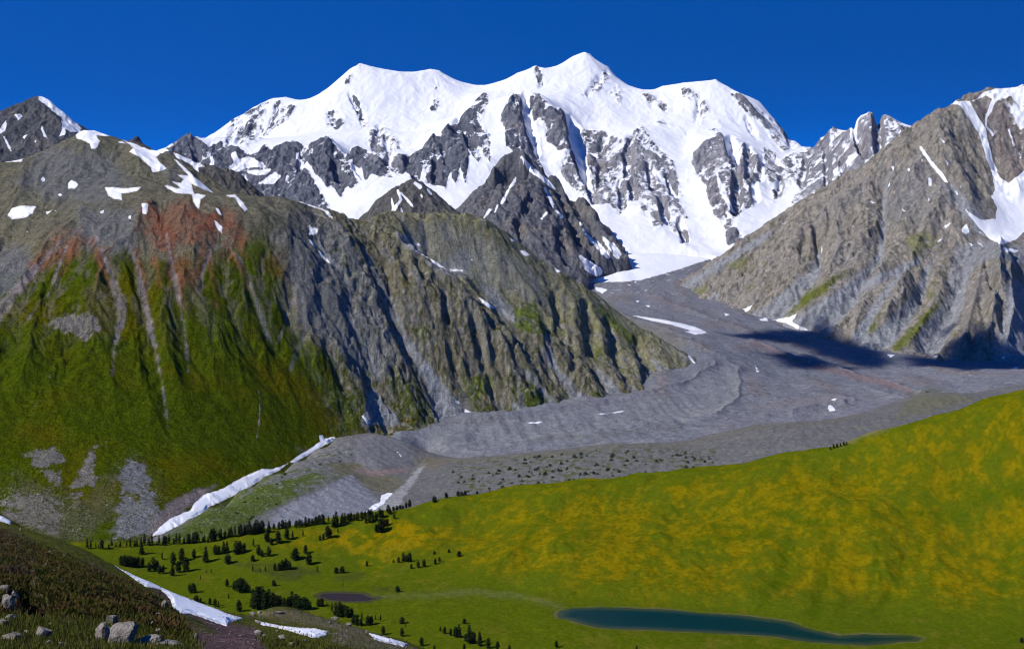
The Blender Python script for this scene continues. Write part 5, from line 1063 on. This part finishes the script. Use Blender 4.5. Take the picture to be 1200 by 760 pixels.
def clump(trees, where, group, kind='cedar', word='dark conifer'):
    """trees: (px, base py, height px[, kind[, width]]), told apart by counting along the clump"""
    T = sorted(trees, key=lambda t: t[0]); n = len(T)
    for i, t in enumerate(T):
        k = t[3] if len(t) > 3 and t[3] else kind
        w = t[4] if len(t) > 4 else 1.0
        if n == 1: lb = f'{word} {where}'
        elif i == 0: lb = f'leftmost {word} {where}'
        elif i == n - 1: lb = f'rightmost {word} {where}'
        elif n <= 4 or i < 8: lb = f'{word} {where}, {ORD[i]} from left'
        else: lb = f'{word} {where}, {ORD[n - 1 - i]} from right'
        tree(t[0], t[1], t[2], k, lb, group, wide=w)
GT = 'conifers at the foot of the moraine'; GC = 'conifers on the valley meadow'; GP = 'conifers by the ponds'
def row(x0, x1, y0, y1, n, h0, h1, seed):
    R = random.Random(seed)
    return [(x0 + (x1 - x0) * (i + R.uniform(-.3, .3)) / max(1, n - 1), y0 + (y1 - y0) * i / max(1, n - 1) + R.uniform(-.8, .8), R.uniform(h0 * .6, h1 * 1.05), R.choice(['cedar', 'thin', 'spire'])) for i in range(n)]
clump(row(103, 120, 642, 642, 5, 9, 13, 1), 'in the dark row behind the heathery crest', GT)
clump(row(126, 158, 641, 640, 7, 7, 11, 2), 'in the row below the grey slabs', GT)
clump(row(161, 192, 639, 638, 8, 8, 12, 3), 'in the row right below the avalanche snow tip', GT)
clump(row(195, 223, 637, 636, 8, 9, 13, 4), 'in the row just right of the snow tip', GT)
clump(row(226, 252, 636, 634, 8, 9, 14, 5), 'in the row under the shrubby moraine bank', GT)
clump(row(256, 276, 631, 628, 6, 10, 14, 6), 'in the row where the grey bank begins', GT)
clump(row(282, 308, 627, 624, 8, 11, 15, 7), 'in the tallest dark row under the grey bank', GT)
clump([(315,619,9,'spire'),(321,620,7),(327,619,8),(331,619,10),(335,619,10),(339,618,9)], 'in the short row under the grey bank', GT)
clump([(347,618,9),(351,617,9),(354,617,8)], 'in the trio under the grey bank', GT)
clump([(358,616,11,'spire'),(362,616,9),(366,615,8),(370,615,10),(374,614,11),(378,614,12),(385,611,7,'thin')], 'in the row below the eroded face', GT)
clump([(391,617,14,'spire'),(394,616,17,'spire'),(401,615,14,'spire'),(404,612,12,'spire')], 'in the tall group left of the stream', GT)
clump([(408,610,9),(411,609,9),(415,610,8),(419,610,10),(424,608,9),(428,607,8),(432,606,10),(435,605,9)], 'in the row at the mouth of the stream', GT)
clump([(429,613,7),(433,612,8),(437,610,8),(441,609,9),(445,606,10),(448,605,8)], 'on the slanting row just above the golden slope', GT)
clump([(441,623,9),(445,623,15),(448,621,13),(451,616,8),(454,615,8)], 'in the thick clump at the top of the golden slope', GT)
clump([(455,601,10),(457,602,7)], 'of the pair on the meadow crest beside the stream', GT)
clump([(461,598,5,'bushy'),(465,597,5,'bushy'),(469,596,5,'bushy'),(472,596,4,'bushy')], 'in the low bushy line on the meadow crest', GT, word='low dark tree')
clump([(476,595,7),(480,594,9)], 'of the two on the meadow crest right of the stream', GT)
clump([(462,607,5)], 'alone under the crest bushes', GC, word='small round tree')
clump([(509,588,7,'bushy',1.1)], 'alone on the meadow crest before the grey moraine', GT, 'bushy', 'round dark tree')
clump([(523,583,6,'bushy',1.0)], 'second single one along the meadow crest', GT, 'bushy', 'round dark tree')
clump([(537,581,6,'bushy'),(541,580,5,'bushy'),(545,580,6,'bushy'),(559,577,4,'bushy')], 'far along the meadow crest', GT, 'bushy', 'little dark tree')
clump([(973,527,4,'cedar'),(977,525,5,'cedar'),(981,524,5,'cedar'),(985,523,4,'cedar'),(989,522,5,'cedar'),(992,521,4,'cedar')], 'on the skyline of the right meadow crest', GT, word='tiny reddish dark tree')
# scattered on the flat
for px, py, h, k, lb in [(166,649,14,'spire','slim dark conifer standing right below the avalanche snow tip'),(190,655,8,'thin','thin small conifer alone on the left lawn'),(227,653,10,'cedar','single small conifer between two tall ones, left lawn'),(241,658,18,'spire','tall slender conifer in the middle of the left lawn'),
    (267,660,11,'bushy','broad bushy conifer near the yellow strip'),(296,657,7,'bushy','small bush-like conifer on the upper lawn'),(297,640,9,'thin','thin conifer just under the tall dark row'),(235,679,5,'thin','tiny conifer alone in the open grass'),(266,687,9,'cedar','small conifer left of the dark mid-lawn group'),(242,671,4,'thin','very small sapling on the left lawn'),(248,671,5,'thin','small sapling next to the tiny one'),
    (280,716,13,'cedar','single conifer left of the large near clump'),(268,701,6,'thin','thin sapling in front of the mid-lawn group'),(321,686,7,'bushy','bushy conifer below the dark wet hollow'),(346,655,13,'bushy','wide dome-shaped dark conifer on the golden edge'),(358,648,10,'cedar','narrow conifer just above the dome-shaped pair'),(362,661,14,'cedar','dark pointed conifer with a long shadow on the golden edge'),
    (355,628,7,'thin','thin conifer alone above the golden slope'),(396,624,6,'thin','slight conifer right of the dark threesome'),(343,630,8,'thin','slender light conifer on the upper lawn'),(336,631,12,'cedar','full conifer on the upper lawn'),(326,636,14,'cedar','sturdy conifer of the upper lawn, left of the full one'),
    (430,663,6,'cedar','little conifer alone in the yellow flowers'),(466,693,7,'bushy','lone bushy conifer at the rim of the flat'),(402,687,5,'thin','tiny conifer above the brown pond'),(394,671,7,'bushy','left one of two bushy conifers above the pond'),(401,671,8,'bushy','right one of two bushy conifers above the pond'),(372,670,7,'thin','thin conifer left of the bushy two'),
    (471,730,8,'bushy','upper one of two small conifers below the pond'),(471,745,10,'cedar','lower one of two small conifers below the pond'),(475,734,4,'thin','sapling beside the upper small conifer'),(449,743,10,'cedar','pointed conifer above the snow sliver'),(494,756,10,'cedar','conifer near the bottom edge, right of the snow sliver'),(544,730,6,'bushy','small round-headed conifer above the slender bottom group'),
    (652,758,8,'cedar','lone conifer by the bottom edge below the lake'),(746,761,5,'cedar','dark small tree at the bottom edge under the lake'),(1197,752,6,'bushy','dark bush at the right bottom corner of the meadow'),(383,711,6,'thin','sapling right of the mid clump'),(364,712,8,'thin','thin conifer between the near clump and the pond'),(226,694,11,'bushy','tall bushy conifer in the lower lawn'),(222,692,8,'cedar','smaller conifer touching the tall bushy one, lower lawn'),
    (509,649,4,'bushy','speck of a tree high in the green hollow'),(526,647,4,'bushy','smallest dark speck of a tree on the slope'),(538,652,7,'bushy','bushy dark tree at the right end of the slope group'),(509,761,6,'cedar','conifer cut by the bottom edge')]:
    tree(px, py, h, k, lb, GC)
clump([(142,662,11),(146,663,13),(150,663,12),(154,664,13),(158,663,11),(162,664,12),(167,663,10)], 'in the dark thicket behind the heathery slope', GC)
clump([(175,669,11),(180,667,14),(184,666,10)], 'of the three right of the thicket', GC)
clump([(187,672,10),(191,671,9)], 'of the pair below the three', GC)
clump([(203,661,14),(213,657,15),(209,670,13),(202,674,15,'spire'),(218,669,16)], 'in the loose five beside the tall slender one', GC)
clump([(252,649,11),(256,649,10)], 'of the short pair left of the yellow strip', GC)
clump([(262,648,14,'spire'),(266,647,13,'spire')], 'of the tall close pair on the upper lawn', GC)
clump([(277,649,15),(281,648,14),(286,646,10)], 'of the three dark ones on the upper lawn', GC)
clump([(303,650,11),(307,652,8),(315,651,11)], 'of the three by the yellow rise', GC)
clump([(313,634,14),(318,638,8),(315,624,9)], 'of the uneven three at the left of the upper lawn', GC)
clump([(375,633,6),(379,632,7),(384,630,14),(387,628,9)], 'of the dark group on the golden slope', GC)
clump([(322,668,8),(327,668,9),(331,667,11),(335,666,12),(339,667,10)], 'in the shadowed group by the wet hollow', GC)
clump([(296,669,7),(305,670,5),(311,669,6)], 'of the sparse three by the wet hollow', GC, 'thin')
clump([(275,691,11),(279,692,14),(282,694,17),(286,694,16),(290,694,10),(293,691,6,'thin')], 'in the dark mid-lawn group', GC)
clump([(297,712,22,'spire'),(301,713,26,'spire'),(306,712,25,'cedar'),(311,714,20),(315,713,23,'spire'),(319,714,20),(324,714,17),(329,713,15),(333,714,14),(338,713,14)], 'in the large near clump', GP)
clump([(342,712,20,'spire'),(347,713,17),(351,714,16),(356,714,15),(360,714,13)], 'in the dark block left of the pond', GP)
clump([(373,710,9),(377,710,10)], 'of the pair by the pond edge', GP)
clump([(389,716,10,'thin'),(394,721,15),(398,722,17),(403,722,14),(407,723,13),(412,722,10)], 'in the near clump below the pond', GP)
clump([(414,731,10),(418,732,12),(423,733,9)], 'of the three above the pink rubble', GP)
clump([(230,706,9,'bushy'),(235,707,7),(246,708,8),(252,710,9),(256,712,8,'thin')], 'peeping over the long snow strip', GC)
clump([(424,725,8,'thin'),(431,732,11),(435,731,10),(440,726,6,'thin'),(446,727,7,'thin')], 'of the loose group right of the pink rubble', GP)
clump([(461,659,4),(467,659,7),(473,658,11),(477,658,8),(480,658,11)], 'in the dark clump alone on the flower slope', GC)
clump([(482,666,6),(490,665,8),(497,664,9)], 'of the three below the flower slope clump', GC)
clump([(510,661,7),(515,658,6)], 'of the two right of the flower slope clump', GC)
clump([(516,739,5),(521,742,8),(528,744,8),(534,746,12),(538,746,15,'spire')], 'in the loose left half of the bottom group', GP)
clump([(546,751,9),(550,753,21,'spire'),(555,753,13),(562,756,16,'spire'),(572,759,12),(583,761,10),(544,762,8),(597,762,7)], 'in the dense right half of the bottom group', GP)

# ------------------------------------------------------------------ shrubs on the moraine
def bush_mesh(seed):
    R = random.Random(seed); V = []; Q = []
    for k in range(70):
        a = R.uniform(0, 6.28); e = R.uniform(0, 1.4); r = R.uniform(.25, .55)
        c = np.array([math.cos(a) * math.cos(e) * r * 1.25, math.sin(a) * math.cos(e) * r * 1.25, abs(math.sin(e)) * r * 1.4])
        u = np.array([R.gauss(0, 1) for _ in range(3)]); u /= np.linalg.norm(u)
        v = np.cross(u, np.array([R.gauss(0, 1) for _ in range(3)])); v /= np.linalg.norm(v)
        s = R.uniform(.1, .2); i = len(V)
        V.extend([c - u * s, c - v * s * .6, c + u * s, c + v * s * .6]); Q.append((i, i + 1, i + 2, i + 3))
    return mesh_raw('moraine_shrub', V, Q, M_BUSH)
BUSH = [bush_mesh(70 + i) for i in range(4)]
R = random.Random(12)
WALL = [(520,545),(560,540),(633,533),(717,526),(800,526),(842,528),(836,546),(800,556),(700,571),(600,588),(545,589)]
dens = [(550,545,600,590,26),(600,533,660,585,46),(655,528,700,578,26),(700,526,740,572,20),(740,524,800,560,16),(800,525,842,550,16),(520,545,550,585,8)]
nb = 0
for x0, y0, x1, y1, n in dens:
    k = 0; tries = 0
    while k < n and tries < 400:
        tries += 1
        px, py = R.uniform(x0, x1), R.uniform(y0, y1)
        if sdf(np.array([px]), np.array([py]), WALL)[0] < 1: continue
        x, y, z = MO.hit(px, py)
        o = bpy.data.objects.new('moraine_shrub', BUSH[R.randrange(4)]); COL.objects.link(o)
        s = R.uniform(1.6, 4.4) * y / F
        o.location = (x, y, z - .1 * s); o.scale = (s * R.uniform(.8, 1.3), s, s * R.uniform(.8, 1.3)); o.rotation_euler = (0, 0, R.uniform(0, 6.28))
        o['label'] = 'small dark green shrub dotted over the grey moraine wall'; o['category'] = 'shrub'; o['group'] = 'shrubs on the moraine wall'
        k += 1; nb += 1
for k in range(70):
    px, py = R.uniform(230, 415), R.uniform(515, 632)
    if sdf(np.array([px]), np.array([py]), [(200,632),(255,600),(300,570),(340,548),(385,522),(408,520),(415,540),(400,555),(360,575),(315,598),(280,622),(250,632)])[0] < 1: continue
    x, y, z = MO.hit(px, py)
    o = bpy.data.objects.new('moraine_shrub', BUSH[R.randrange(4)]); COL.objects.link(o)
    s = R.uniform(1.8, 4.0) * y / F
    o.location = (x, y, z - .1 * s); o.scale = (s, s, s * R.uniform(.8, 1.2)); o.rotation_euler = (0, 0, R.uniform(0, 6.28))
    o['label'] = 'low green shrub on the long bank beside the avalanche snow'; o['category'] = 'shrub'; o['group'] = 'shrubs on the long bank'
    nb += 1

# ------------------------------------------------------------------ boulders and rubble
def rock_mat():
    n = NT('lichen_rock'); geo = n('ShaderNodeNewGeometry').outputs['Position']
    k = n.noise(geo, 2.2, 6, .65); k2 = n.noise(geo, 9, 4, .6)
    c = n.mix(n.remap(k, .35, .65), (.13, .115, .095), (.30, .27, .235)); c = n.mix(n.remap(k2, .52, .66, 0, .8), c, (.085, .08, .06))
    vr = n('ShaderNodeTexVoronoi', {'Vector': geo, 'Scale': 1.1}, feature='DISTANCE_TO_EDGE').outputs['Distance']; c = n.mix(n.remap(vr, .03, .0, 0, .85), c, (.035, .03, .025))
    bp = n('ShaderNodeBump', {'Strength': 1.0, 'Distance': .22, 'Height': n.math('ADD', k, n.math('MULTIPLY', k2, .4))})
    b = n('ShaderNodeBsdfPrincipled', {'Base Color': c, 'Roughness': .92, 'Normal': bp.outputs[0]})
    b.inputs['Specular IOR Level'].default_value = .1
    return n.out(b.outputs[0])
M_STONE = rock_mat()
import bmesh
def boulder_mesh(seed, sub=4, sx=1, sy=1, sz=1):
    bm = bmesh.new(); bmesh.ops.create_icosphere(bm, subdivisions=sub, radius=1)
    R = random.Random(seed); planes = []
    for k in range(22):
        v = np.array([R.gauss(0, 1) for _ in range(3)]); planes.append((v / np.linalg.norm(v), R.uniform(.5, .9)))
    co = np.array([v.co[:] for v in bm.verts])
    for nrm, d in planes:
        dd = co @ nrm; over = np.maximum(dd - d, 0); co = co - over[:, None] * nrm * .97
    a = co * 2.3 + seed
    nn = noise(a[:, 0] + a[:, 2] * .7, a[:, 1] - a[:, 2] * .5, 1.0, seed) * .10 + noise(a[:, 0] - a[:, 2], a[:, 1] + a[:, 2] * .6, .35, seed + 1) * .05
    co = co * (1 + nn[:, None]); co *= np.array([sx, sy, sz])
    for v, c in zip(bm.verts, co): v.co = c
    me = bpy.data.meshes.new('boulder'); bm.to_mesh(me); bm.free(); me.materials.append(M_STONE)
    return me
def boulder(px, py, w, h, label, seed, depth=.8, name='boulder', group=None, mesh=None, tilt=.3):
    """px,py: middle of its base; w,h in photo pixels"""
    x, y, z = FG.hit(px, py)
    k = y / F; R = random.Random(seed)
    if mesh is None: mesh = boulder_mesh(seed)
    o = bpy.data.objects.new(name, mesh); COL.objects.link(o)
    o.scale = (w * k * .56, w * k * .5 * depth, h * k * .66); o.location = (x, y + .3 * w * k * depth, z + h * k * .30)
    o.rotation_euler = (R.uniform(-tilt, tilt) * .4, R.uniform(-tilt, tilt), R.uniform(-.4, .4))
    o['label'] = label; o['category'] = 'rock'
    if group: o['group'] = group
    return o
for i, a in enumerate([(142,757,44,27,'largest pale boulder at the bottom of the dark slope'),(119,752,28,22,'angular pale boulder leaning on the largest one at its left'),(131,733,15,17,'upright stone standing above the largest boulder'),(122,736,8,9,'small stone left of the upright one'),(170,757,32,11,'low flat boulder right of the largest one'),(198,759,34,9,'flat grey slab at the right end of the boulder row'),
    (10,752,30,13,'wide low rock at the bottom left corner'),(48,748,22,17,'pale blocky boulder on the bottom left grass'),(30,744,10,7,'small stone between the two corner rocks'),(56,756,12,8,'dark stone in front of the pale blocky boulder'),(70,759,16,7,'small flat stone on the bottom grass'),(58,760,8,5,'pebble-like stone at the bottom edge left of the flat one'),(3,734,12,12,'rounded rock on the left edge above the corner rock'),
    (8,716,20,22,'dark crag block sticking out of the left edge'),(16,704,14,14,'upper crag block at the left edge'),(4,696,14,14,'topmost crag block at the left edge'),(12,728,14,10,'broken stone below the left crag blocks')]):
    boulder(a[0], a[1], a[2], a[3], a[4], 200 + i)
for i, a in enumerate([(302,744,11,8,'grey boulder at the edge of the purple scree'),(329,750,13,8,'brown boulder in the grass right of the purple scree'),(341,757,11,6,'flat tan stone in the grass near the bottom'),(357,752,7,4,'pale stone at the right of the grass patch'),(325,740,4,3,'tiny white stone in the grass below the snow wedge'),(310,746,5,4,'small pale stone beside the scree boulder'),(296,721,11,5,'white rock left on the rubble crest'),(304,720,7,5,'second white rock on the rubble crest'),(326,719,15,3.5,'long white slab on the rubble crest'),
    (392,726,12,4,'pale stone on the crest left of the pond trees'),(408,733,8,4,'pale stone further down the crest'),(387,730,4,3,'small stone under the crest slab'),(430,741,5,3,'white stone near the snow sliver'),(453,748,5,3,'stone at the lower end of the rubble edge'),(229,749,7,9,'light upright stone on the dark slope by the scree'),(186,742,8,8,'stone in the heather above the flat slab'),(178,733,7,6,'stone half buried in the heather'),(24,622,4,4,'pale stone on the hillside crest'),(303,730,6,4,'dark stone at the tip of the snow wedge'),(192,712,9,9,'brown stone outcrop under the snow strip'),(185,722,8,7,'outcrop block lower on the heather slope')]):
    boulder(a[0], a[1], a[2], a[3], a[4], 260 + i, mesh=boulder_mesh(260 + i, 3))
SM = [boulder_mesh(300 + i, 2) for i in range(6)]
R = random.Random(77); k = 0
zones = [([(230,738),(262,730),(300,738),(312,758),(250,760)], 46, 'small stone lying in the purple scree', 'stones in the purple scree', 1.2, 3.2), ([(378,728),(440,744),(492,760),(420,760),(388,746)], 40, 'small stone in the pale rubble by the meadow', 'stones in the pale rubble', 1.2, 3.4), ([(54,728),(62,722),(86,724),(88,733),(60,737)], 18, 'small broken stone in the pinkish rubble pile', 'stones of the rubble pile', 2.5, 5.5), ([(0,738),(100,742),(108,758),(0,760)], 14, 'small stone on the bottom left grass', 'stones on the bottom left grass', 2, 5), ([(0,612),(60,640),(110,660),(190,705),(215,735),(160,735),(60,715),(30,690)], 34, 'small stone showing through the dark heather', 'stones in the heather', 1.5, 4)]
for poly, n, lb, gr, a, b in zones:
    P_ = np.array(poly); c = 0
    while c < n:
        px, py = R.uniform(P_[:, 0].min(), P_[:, 0].max()), R.uniform(P_[:, 1].min(), P_[:, 1].max())
        if sdf(np.array([px]), np.array([py]), poly)[0] < 0: continue
        w = R.uniform(a, b)
        boulder(px, py, w, w * R.uniform(.55, .9), lb, 400 + k, name='stone', group=gr, mesh=SM[R.randrange(6)]); c += 1; k += 1

# ------------------------------------------------------------------ heather and grass on the near hillside (nobody could count it)
def tufts(name, mat_cols, N, sel, size, label, seed, lean=.5, wide=.12):
    R = np.random.default_rng(seed)
    px = R.uniform(-20, 520, N * 6); ii = R.integers(40, len(fgY) - 32, N * 6)
    j = np.clip(((px - FG.u[0]) / (FG.u[1] - FG.u[0])).astype(int), 0, FG.nu - 1)
    prob = sel[ii, j] * FG.vis[ii, j] * np.minimum(1, (np.gradient(FG.PY, axis=0)[ii, j] * -1).clip(0, 2))
    ok = np.nonzero(R.random(N * 6) < prob)[0][:N]
    i = ii[ok]; j = j[ok]
    b = np.stack([FG.X[i, j], FG.Y[i, j], FG.Z[i, j]], -1); n = len(b)
    jit = R.normal(0, .35, (n, 3)); jit[:, 2] = 0; b = b + jit; b[:, 2] -= .05
    V = []; Q = []
    for k in range(4):
        a = R.uniform(0, 6.283, n); L = size * R.uniform(.5, 1.2, n); w = L * wide * R.uniform(.6, 1.4, n)
        t = np.stack([np.cos(a) * lean * L * R.uniform(.3, 1, n), np.sin(a) * lean * L * R.uniform(.3, 1, n), L], -1)
        s = np.stack([-np.sin(a) * w, np.cos(a) * w, 0 * w], -1)
        base = b + np.stack([np.cos(a) * L * .2, np.sin(a) * L * .2, 0 * a], -1)
        V += [base - s, base + s, base + t * .6 + s * .9, base + t - s * .2]
    V = np.stack(V, 1).reshape(-1, 3); q = np.arange(len(V)).reshape(-1, 4)
    nt = NT(name); geo = nt('ShaderNodeNewGeometry').outputs['Position']
    kk = nt.noise(geo, .25, 4, .6); k2 = nt.noise(geo, 2.5, 2, .6)
    c = nt.mix(nt.remap(kk, .38, .62), mat_cols[0], mat_cols[1]); c = nt.mix(nt.remap(k2, .5, .75, 0, .8), c, mat_cols[2])
    m = nt('ShaderNodeMixShader', {0: .25, 1: nt('ShaderNodeBsdfDiffuse', {'Color': c}).outputs[0], 2: nt('ShaderNodeBsdfTranslucent', {'Color': c}).outputs[0]})
    o = mesh_np(name, V, q, nt.out(m.outputs[0]), smooth=False)
    o['kind'] = 'stuff'; o['label'] = label
fx = FG.extra
inscree = sstep(-2, 3, sdf_box(FG.PX, FG.PY, [(168,680),(200,698),(262,726),(300,733),(320,770),(230,775),(225,745),(205,715)], 15))
tufts('heather', ((.044, .056, .008), (.095, .050, .024), (.070, .085, .012)), 30000, fx['face'] * (1 - inscree), .42, 'dark heather and dwarf shrubs covering the near slope', 3, .9, .16)
tufts('grass', ((.06, .075, .012), (.10, .10, .02), (.12, .10, .04)), 34000, (1 - fx['face']) * (1 - inscree) * (.5 + .5 * (FG.Y < 140)) , .32, 'short grass on the near hillside', 4, .5, .07)
# ------------------------------------------------------------------ clouds above the frame that shade the glacier
def cloud(poly, t, label, thick, seed):
    c = NT('cloud'); at = c('ShaderNodeAttribute', attribute_name='aux').outputs['Fac']
    tr = c('ShaderNodeMixShader', {0: at, 1: c('ShaderNodeBsdfTransparent').outputs[0], 2: c('ShaderNodeBsdfDiffuse', {'Color': (.9, .9, .9, 1)}).outputs[0]})
    mat = c.out(tr.outputs[0])
    pts = np.array([W(*p) for p in poly]); pts = pts + SUN * t
    cz = pts[:, 2].mean(); ctr = pts.mean(0)
    # flatten along the sun's own direction onto one level so that the cloud lies flat
    k = (cz - pts[:, 2]) / SUN[2]; pts = pts + SUN * k[:, None]
    x0, y0 = pts[:, :2].min(0) - 110; x1, y1 = pts[:, :2].max(0) + 110
    gx, gy = np.meshgrid(np.linspace(x0, x1, 130), np.linspace(y0, y1, 130))
    d = sdf(gx, gy, pts[:, :2]) + 34 + 45 * fbm(gx, gy, 160, 5, seed, .6)
    prof = np.sqrt(np.clip(d / 90, 0, 1))
    top = thick * prof * (1 + .5 * fbm(gx, gy, 90, 4, seed + 1)); bot = -thick * .25 * prof
    keep = d > 0
    idx = np.arange(gx.size).reshape(gx.shape)
    q = np.stack([idx[:-1, :-1], idx[:-1, 1:], idx[1:, 1:], idx[1:, :-1]], -1)
    q = q[keep[:-1, :-1] | keep[1:, 1:]].reshape(-1, 4)
    V = np.concatenate([np.stack([gx, gy, cz + top], -1).reshape(-1, 3), np.stack([gx, gy, cz + bot], -1).reshape(-1, 3)])
    o = mesh_np('cloud', V, np.concatenate([q, q[:, ::-1] + gx.size]), mat)
    a = sstep(0, 120, d + 25 * fbm(gx, gy, 50, 4, seed + 5)).ravel() * .96; set_float(o.data, 'aux', np.concatenate([a, a]))
    o['kind'] = 'structure'; o['label'] = label
CS = [([(852,402,5900),(885,392,6000),(920,380,6250),(955,372,6350),(975,385,6100),(985,395,5950),(1010,400,5700),(1030,408,5600),(1045,425,5250),(1010,432,5100),(960,420,5400),(925,410,5650),(890,407,5750)], 11),
      ([(900,428,5250),(925,420,5400),(960,424,5350),(1000,436,5100),(1010,441,5050),(980,442,5000),(930,443,4980)], 13),
      ([(1050,420,5400),(1062,405,5600),(1080,418,5450),(1120,400,5650),(1150,385,5750),(1185,410,5500),(1230,405,5550),(1300,415,5500),(1300,445,4950),(1200,443,4980),(1140,445,4950),(1100,435,5150),(1070,435,5150)], 17),
      ([(1085,372,5950),(1105,368,6000),(1120,378,5900),(1095,385,5800)], 23)]
for poly, sd in CS:
    cloud(poly, 3450, 'white cloud high above the glacier', 60, sd)

# ------------------------------------------------------------------ sky, sun, camera
elev = math.asin(SUN[2]); rot = math.atan2(SUN[0], SUN[1])
w = bpy.data.worlds.new('World'); scene.world = w; w.use_nodes = True
nt = w.node_tree; nt.nodes.clear()
tc = nt.nodes.new('ShaderNodeTexCoord')
sep = nt.nodes.new('ShaderNodeSeparateXYZ'); nt.links.new(tc.outputs['Generated'], sep.inputs[0])
# high, dry mountain air: the pale band at the horizon lies well below the eye
add = nt.nodes.new('ShaderNodeMath'); add.operation = 'MULTIPLY_ADD'; nt.links.new(sep.outputs[2], add.inputs[0]); add.inputs[1].default_value = 9.0; add.inputs[2].default_value = SKY_LIFT if 'SKY_LIFT' in globals() else -.12
cmb = nt.nodes.new('ShaderNodeCombineXYZ'); nt.links.new(sep.outputs[0], cmb.inputs[0]); nt.links.new(sep.outputs[1], cmb.inputs[1]); nt.links.new(add.outputs[0], cmb.inputs[2])
nrm = nt.nodes.new('ShaderNodeVectorMath'); nrm.operation = 'NORMALIZE'; nt.links.new(cmb.outputs[0], nrm.inputs[0])
sky = nt.nodes.new('ShaderNodeTexSky'); sky.sky_type = 'NISHITA'; sky.sun_disc = False
sky.sun_elevation = elev; sky.sun_rotation = rot; sky.altitude = 3000; sky.air_density = .9; sky.dust_density = 0.0; sky.ozone_density = 6.0
nt.links.new(nrm.outputs[0], sky.inputs[0])
tint = nt.nodes.new('ShaderNodeMix'); tint.data_type = 'RGBA'; tint.blend_type = 'MULTIPLY'; tint.inputs[0].default_value = 1; tint.inputs[7].default_value = (.10, .78, 1.62, 1)
nt.links.new(sky.outputs[0], tint.inputs[6])
hs = nt.nodes.new('ShaderNodeHueSaturation'); hs.inputs['Saturation'].default_value = 1.28; hs.inputs['Value'].default_value = 1.0
nt.links.new(tint.outputs[2], hs.inputs['Color'])
bg = nt.nodes.new('ShaderNodeBackground'); bg.inputs['Strength'].default_value = .12
nt.links.new(hs.outputs[0], bg.inputs[0])
out = nt.nodes.new('ShaderNodeOutputWorld'); nt.links.new(bg.outputs[0], out.inputs[0])

L = bpy.data.lights.new('sun', 'SUN'); L.energy = 4.2; L.angle = math.radians(.53); L.color = (1, .955, .89)
lo = bpy.data.objects.new('sun', L); COL.objects.link(lo)
from mathutils import Vector
lo.rotation_euler = Vector(SUN).to_track_quat('Z', 'Y').to_euler(); lo.location = (-300, 0, 400)

cam = bpy.data.cameras.new('camera'); co = bpy.data.objects.new('camera', cam); COL.objects.link(co)
cam.sensor_width = 36; cam.lens = 36 * F / 1200; cam.shift_y = -(380 - EY) / 1200
cam.clip_start = .5; cam.clip_end = 60000
co.location = (0, 0, 0); co.rotation_euler = (math.pi / 2, 0, 0)
scene.camera = co
vs = scene.view_settings
scene.display_settings.display_device = 'sRGB'; vs.view_transform = 'Standard'; vs.look = 'None'; vs.gamma = 1; vs.exposure = .3; vs.use_curve_mapping = False
scene.render.engine = 'CYCLES'
scene.cycles.filter_width = 1.05
scene.cycles.max_bounces = 4; scene.cycles.diffuse_bounces = 3; scene.cycles.transparent_max_bounces = 6
print('trees', ntree, 'shrubs', nb, 'snow', len(SNOWS))
# ------------------------------------------------------------------ thin blue air
def haze_box():
    n = NT('haze')
    v = n('ShaderNodeVolumePrincipled', {'Color': (.62, .78, 1.0, 1), 'Density': HAZE, 'Anisotropy': .2})
    o = n('ShaderNodeOutputMaterial'); n.t.links.new(v.outputs[0], o.inputs['Volume'])
    lo = np.array([1e9] * 3); hi = -lo
    for ob in scene.objects:
        if ob.type == 'MESH' and ob.parent is None and not ob.name.startswith('cloud'):
            c = np.empty(len(ob.data.vertices) * 3, np.float32); ob.data.vertices.foreach_get('co', c); c = c.reshape(-1, 3) * np.array(ob.scale) + np.array(ob.location)
            lo = np.minimum(lo, c.min(0)); hi = np.maximum(hi, c.max(0))
    V = [(x, y, z) for x in (lo[0] - 300, hi[0] + 300) for y in (-300, hi[1] + 300) for z in (lo[2] - 1, hi[2] + 3)]
    print('haze', V[0], V[-1])
    Q = [(0, 1, 3, 2), (4, 6, 7, 5), (0, 4, 5, 1), (2, 3, 7, 6), (0, 2, 6, 4), (1, 5, 7, 3)]
    b = mesh_np('haze', np.array(V, float), np.array(Q), n.m, smooth=False)
    b['kind'] = 'stuff'; b['label'] = 'thin blue mountain air'
HAZE = 1.8e-6
haze_box()
scene.cycles.volume_bounces = 0
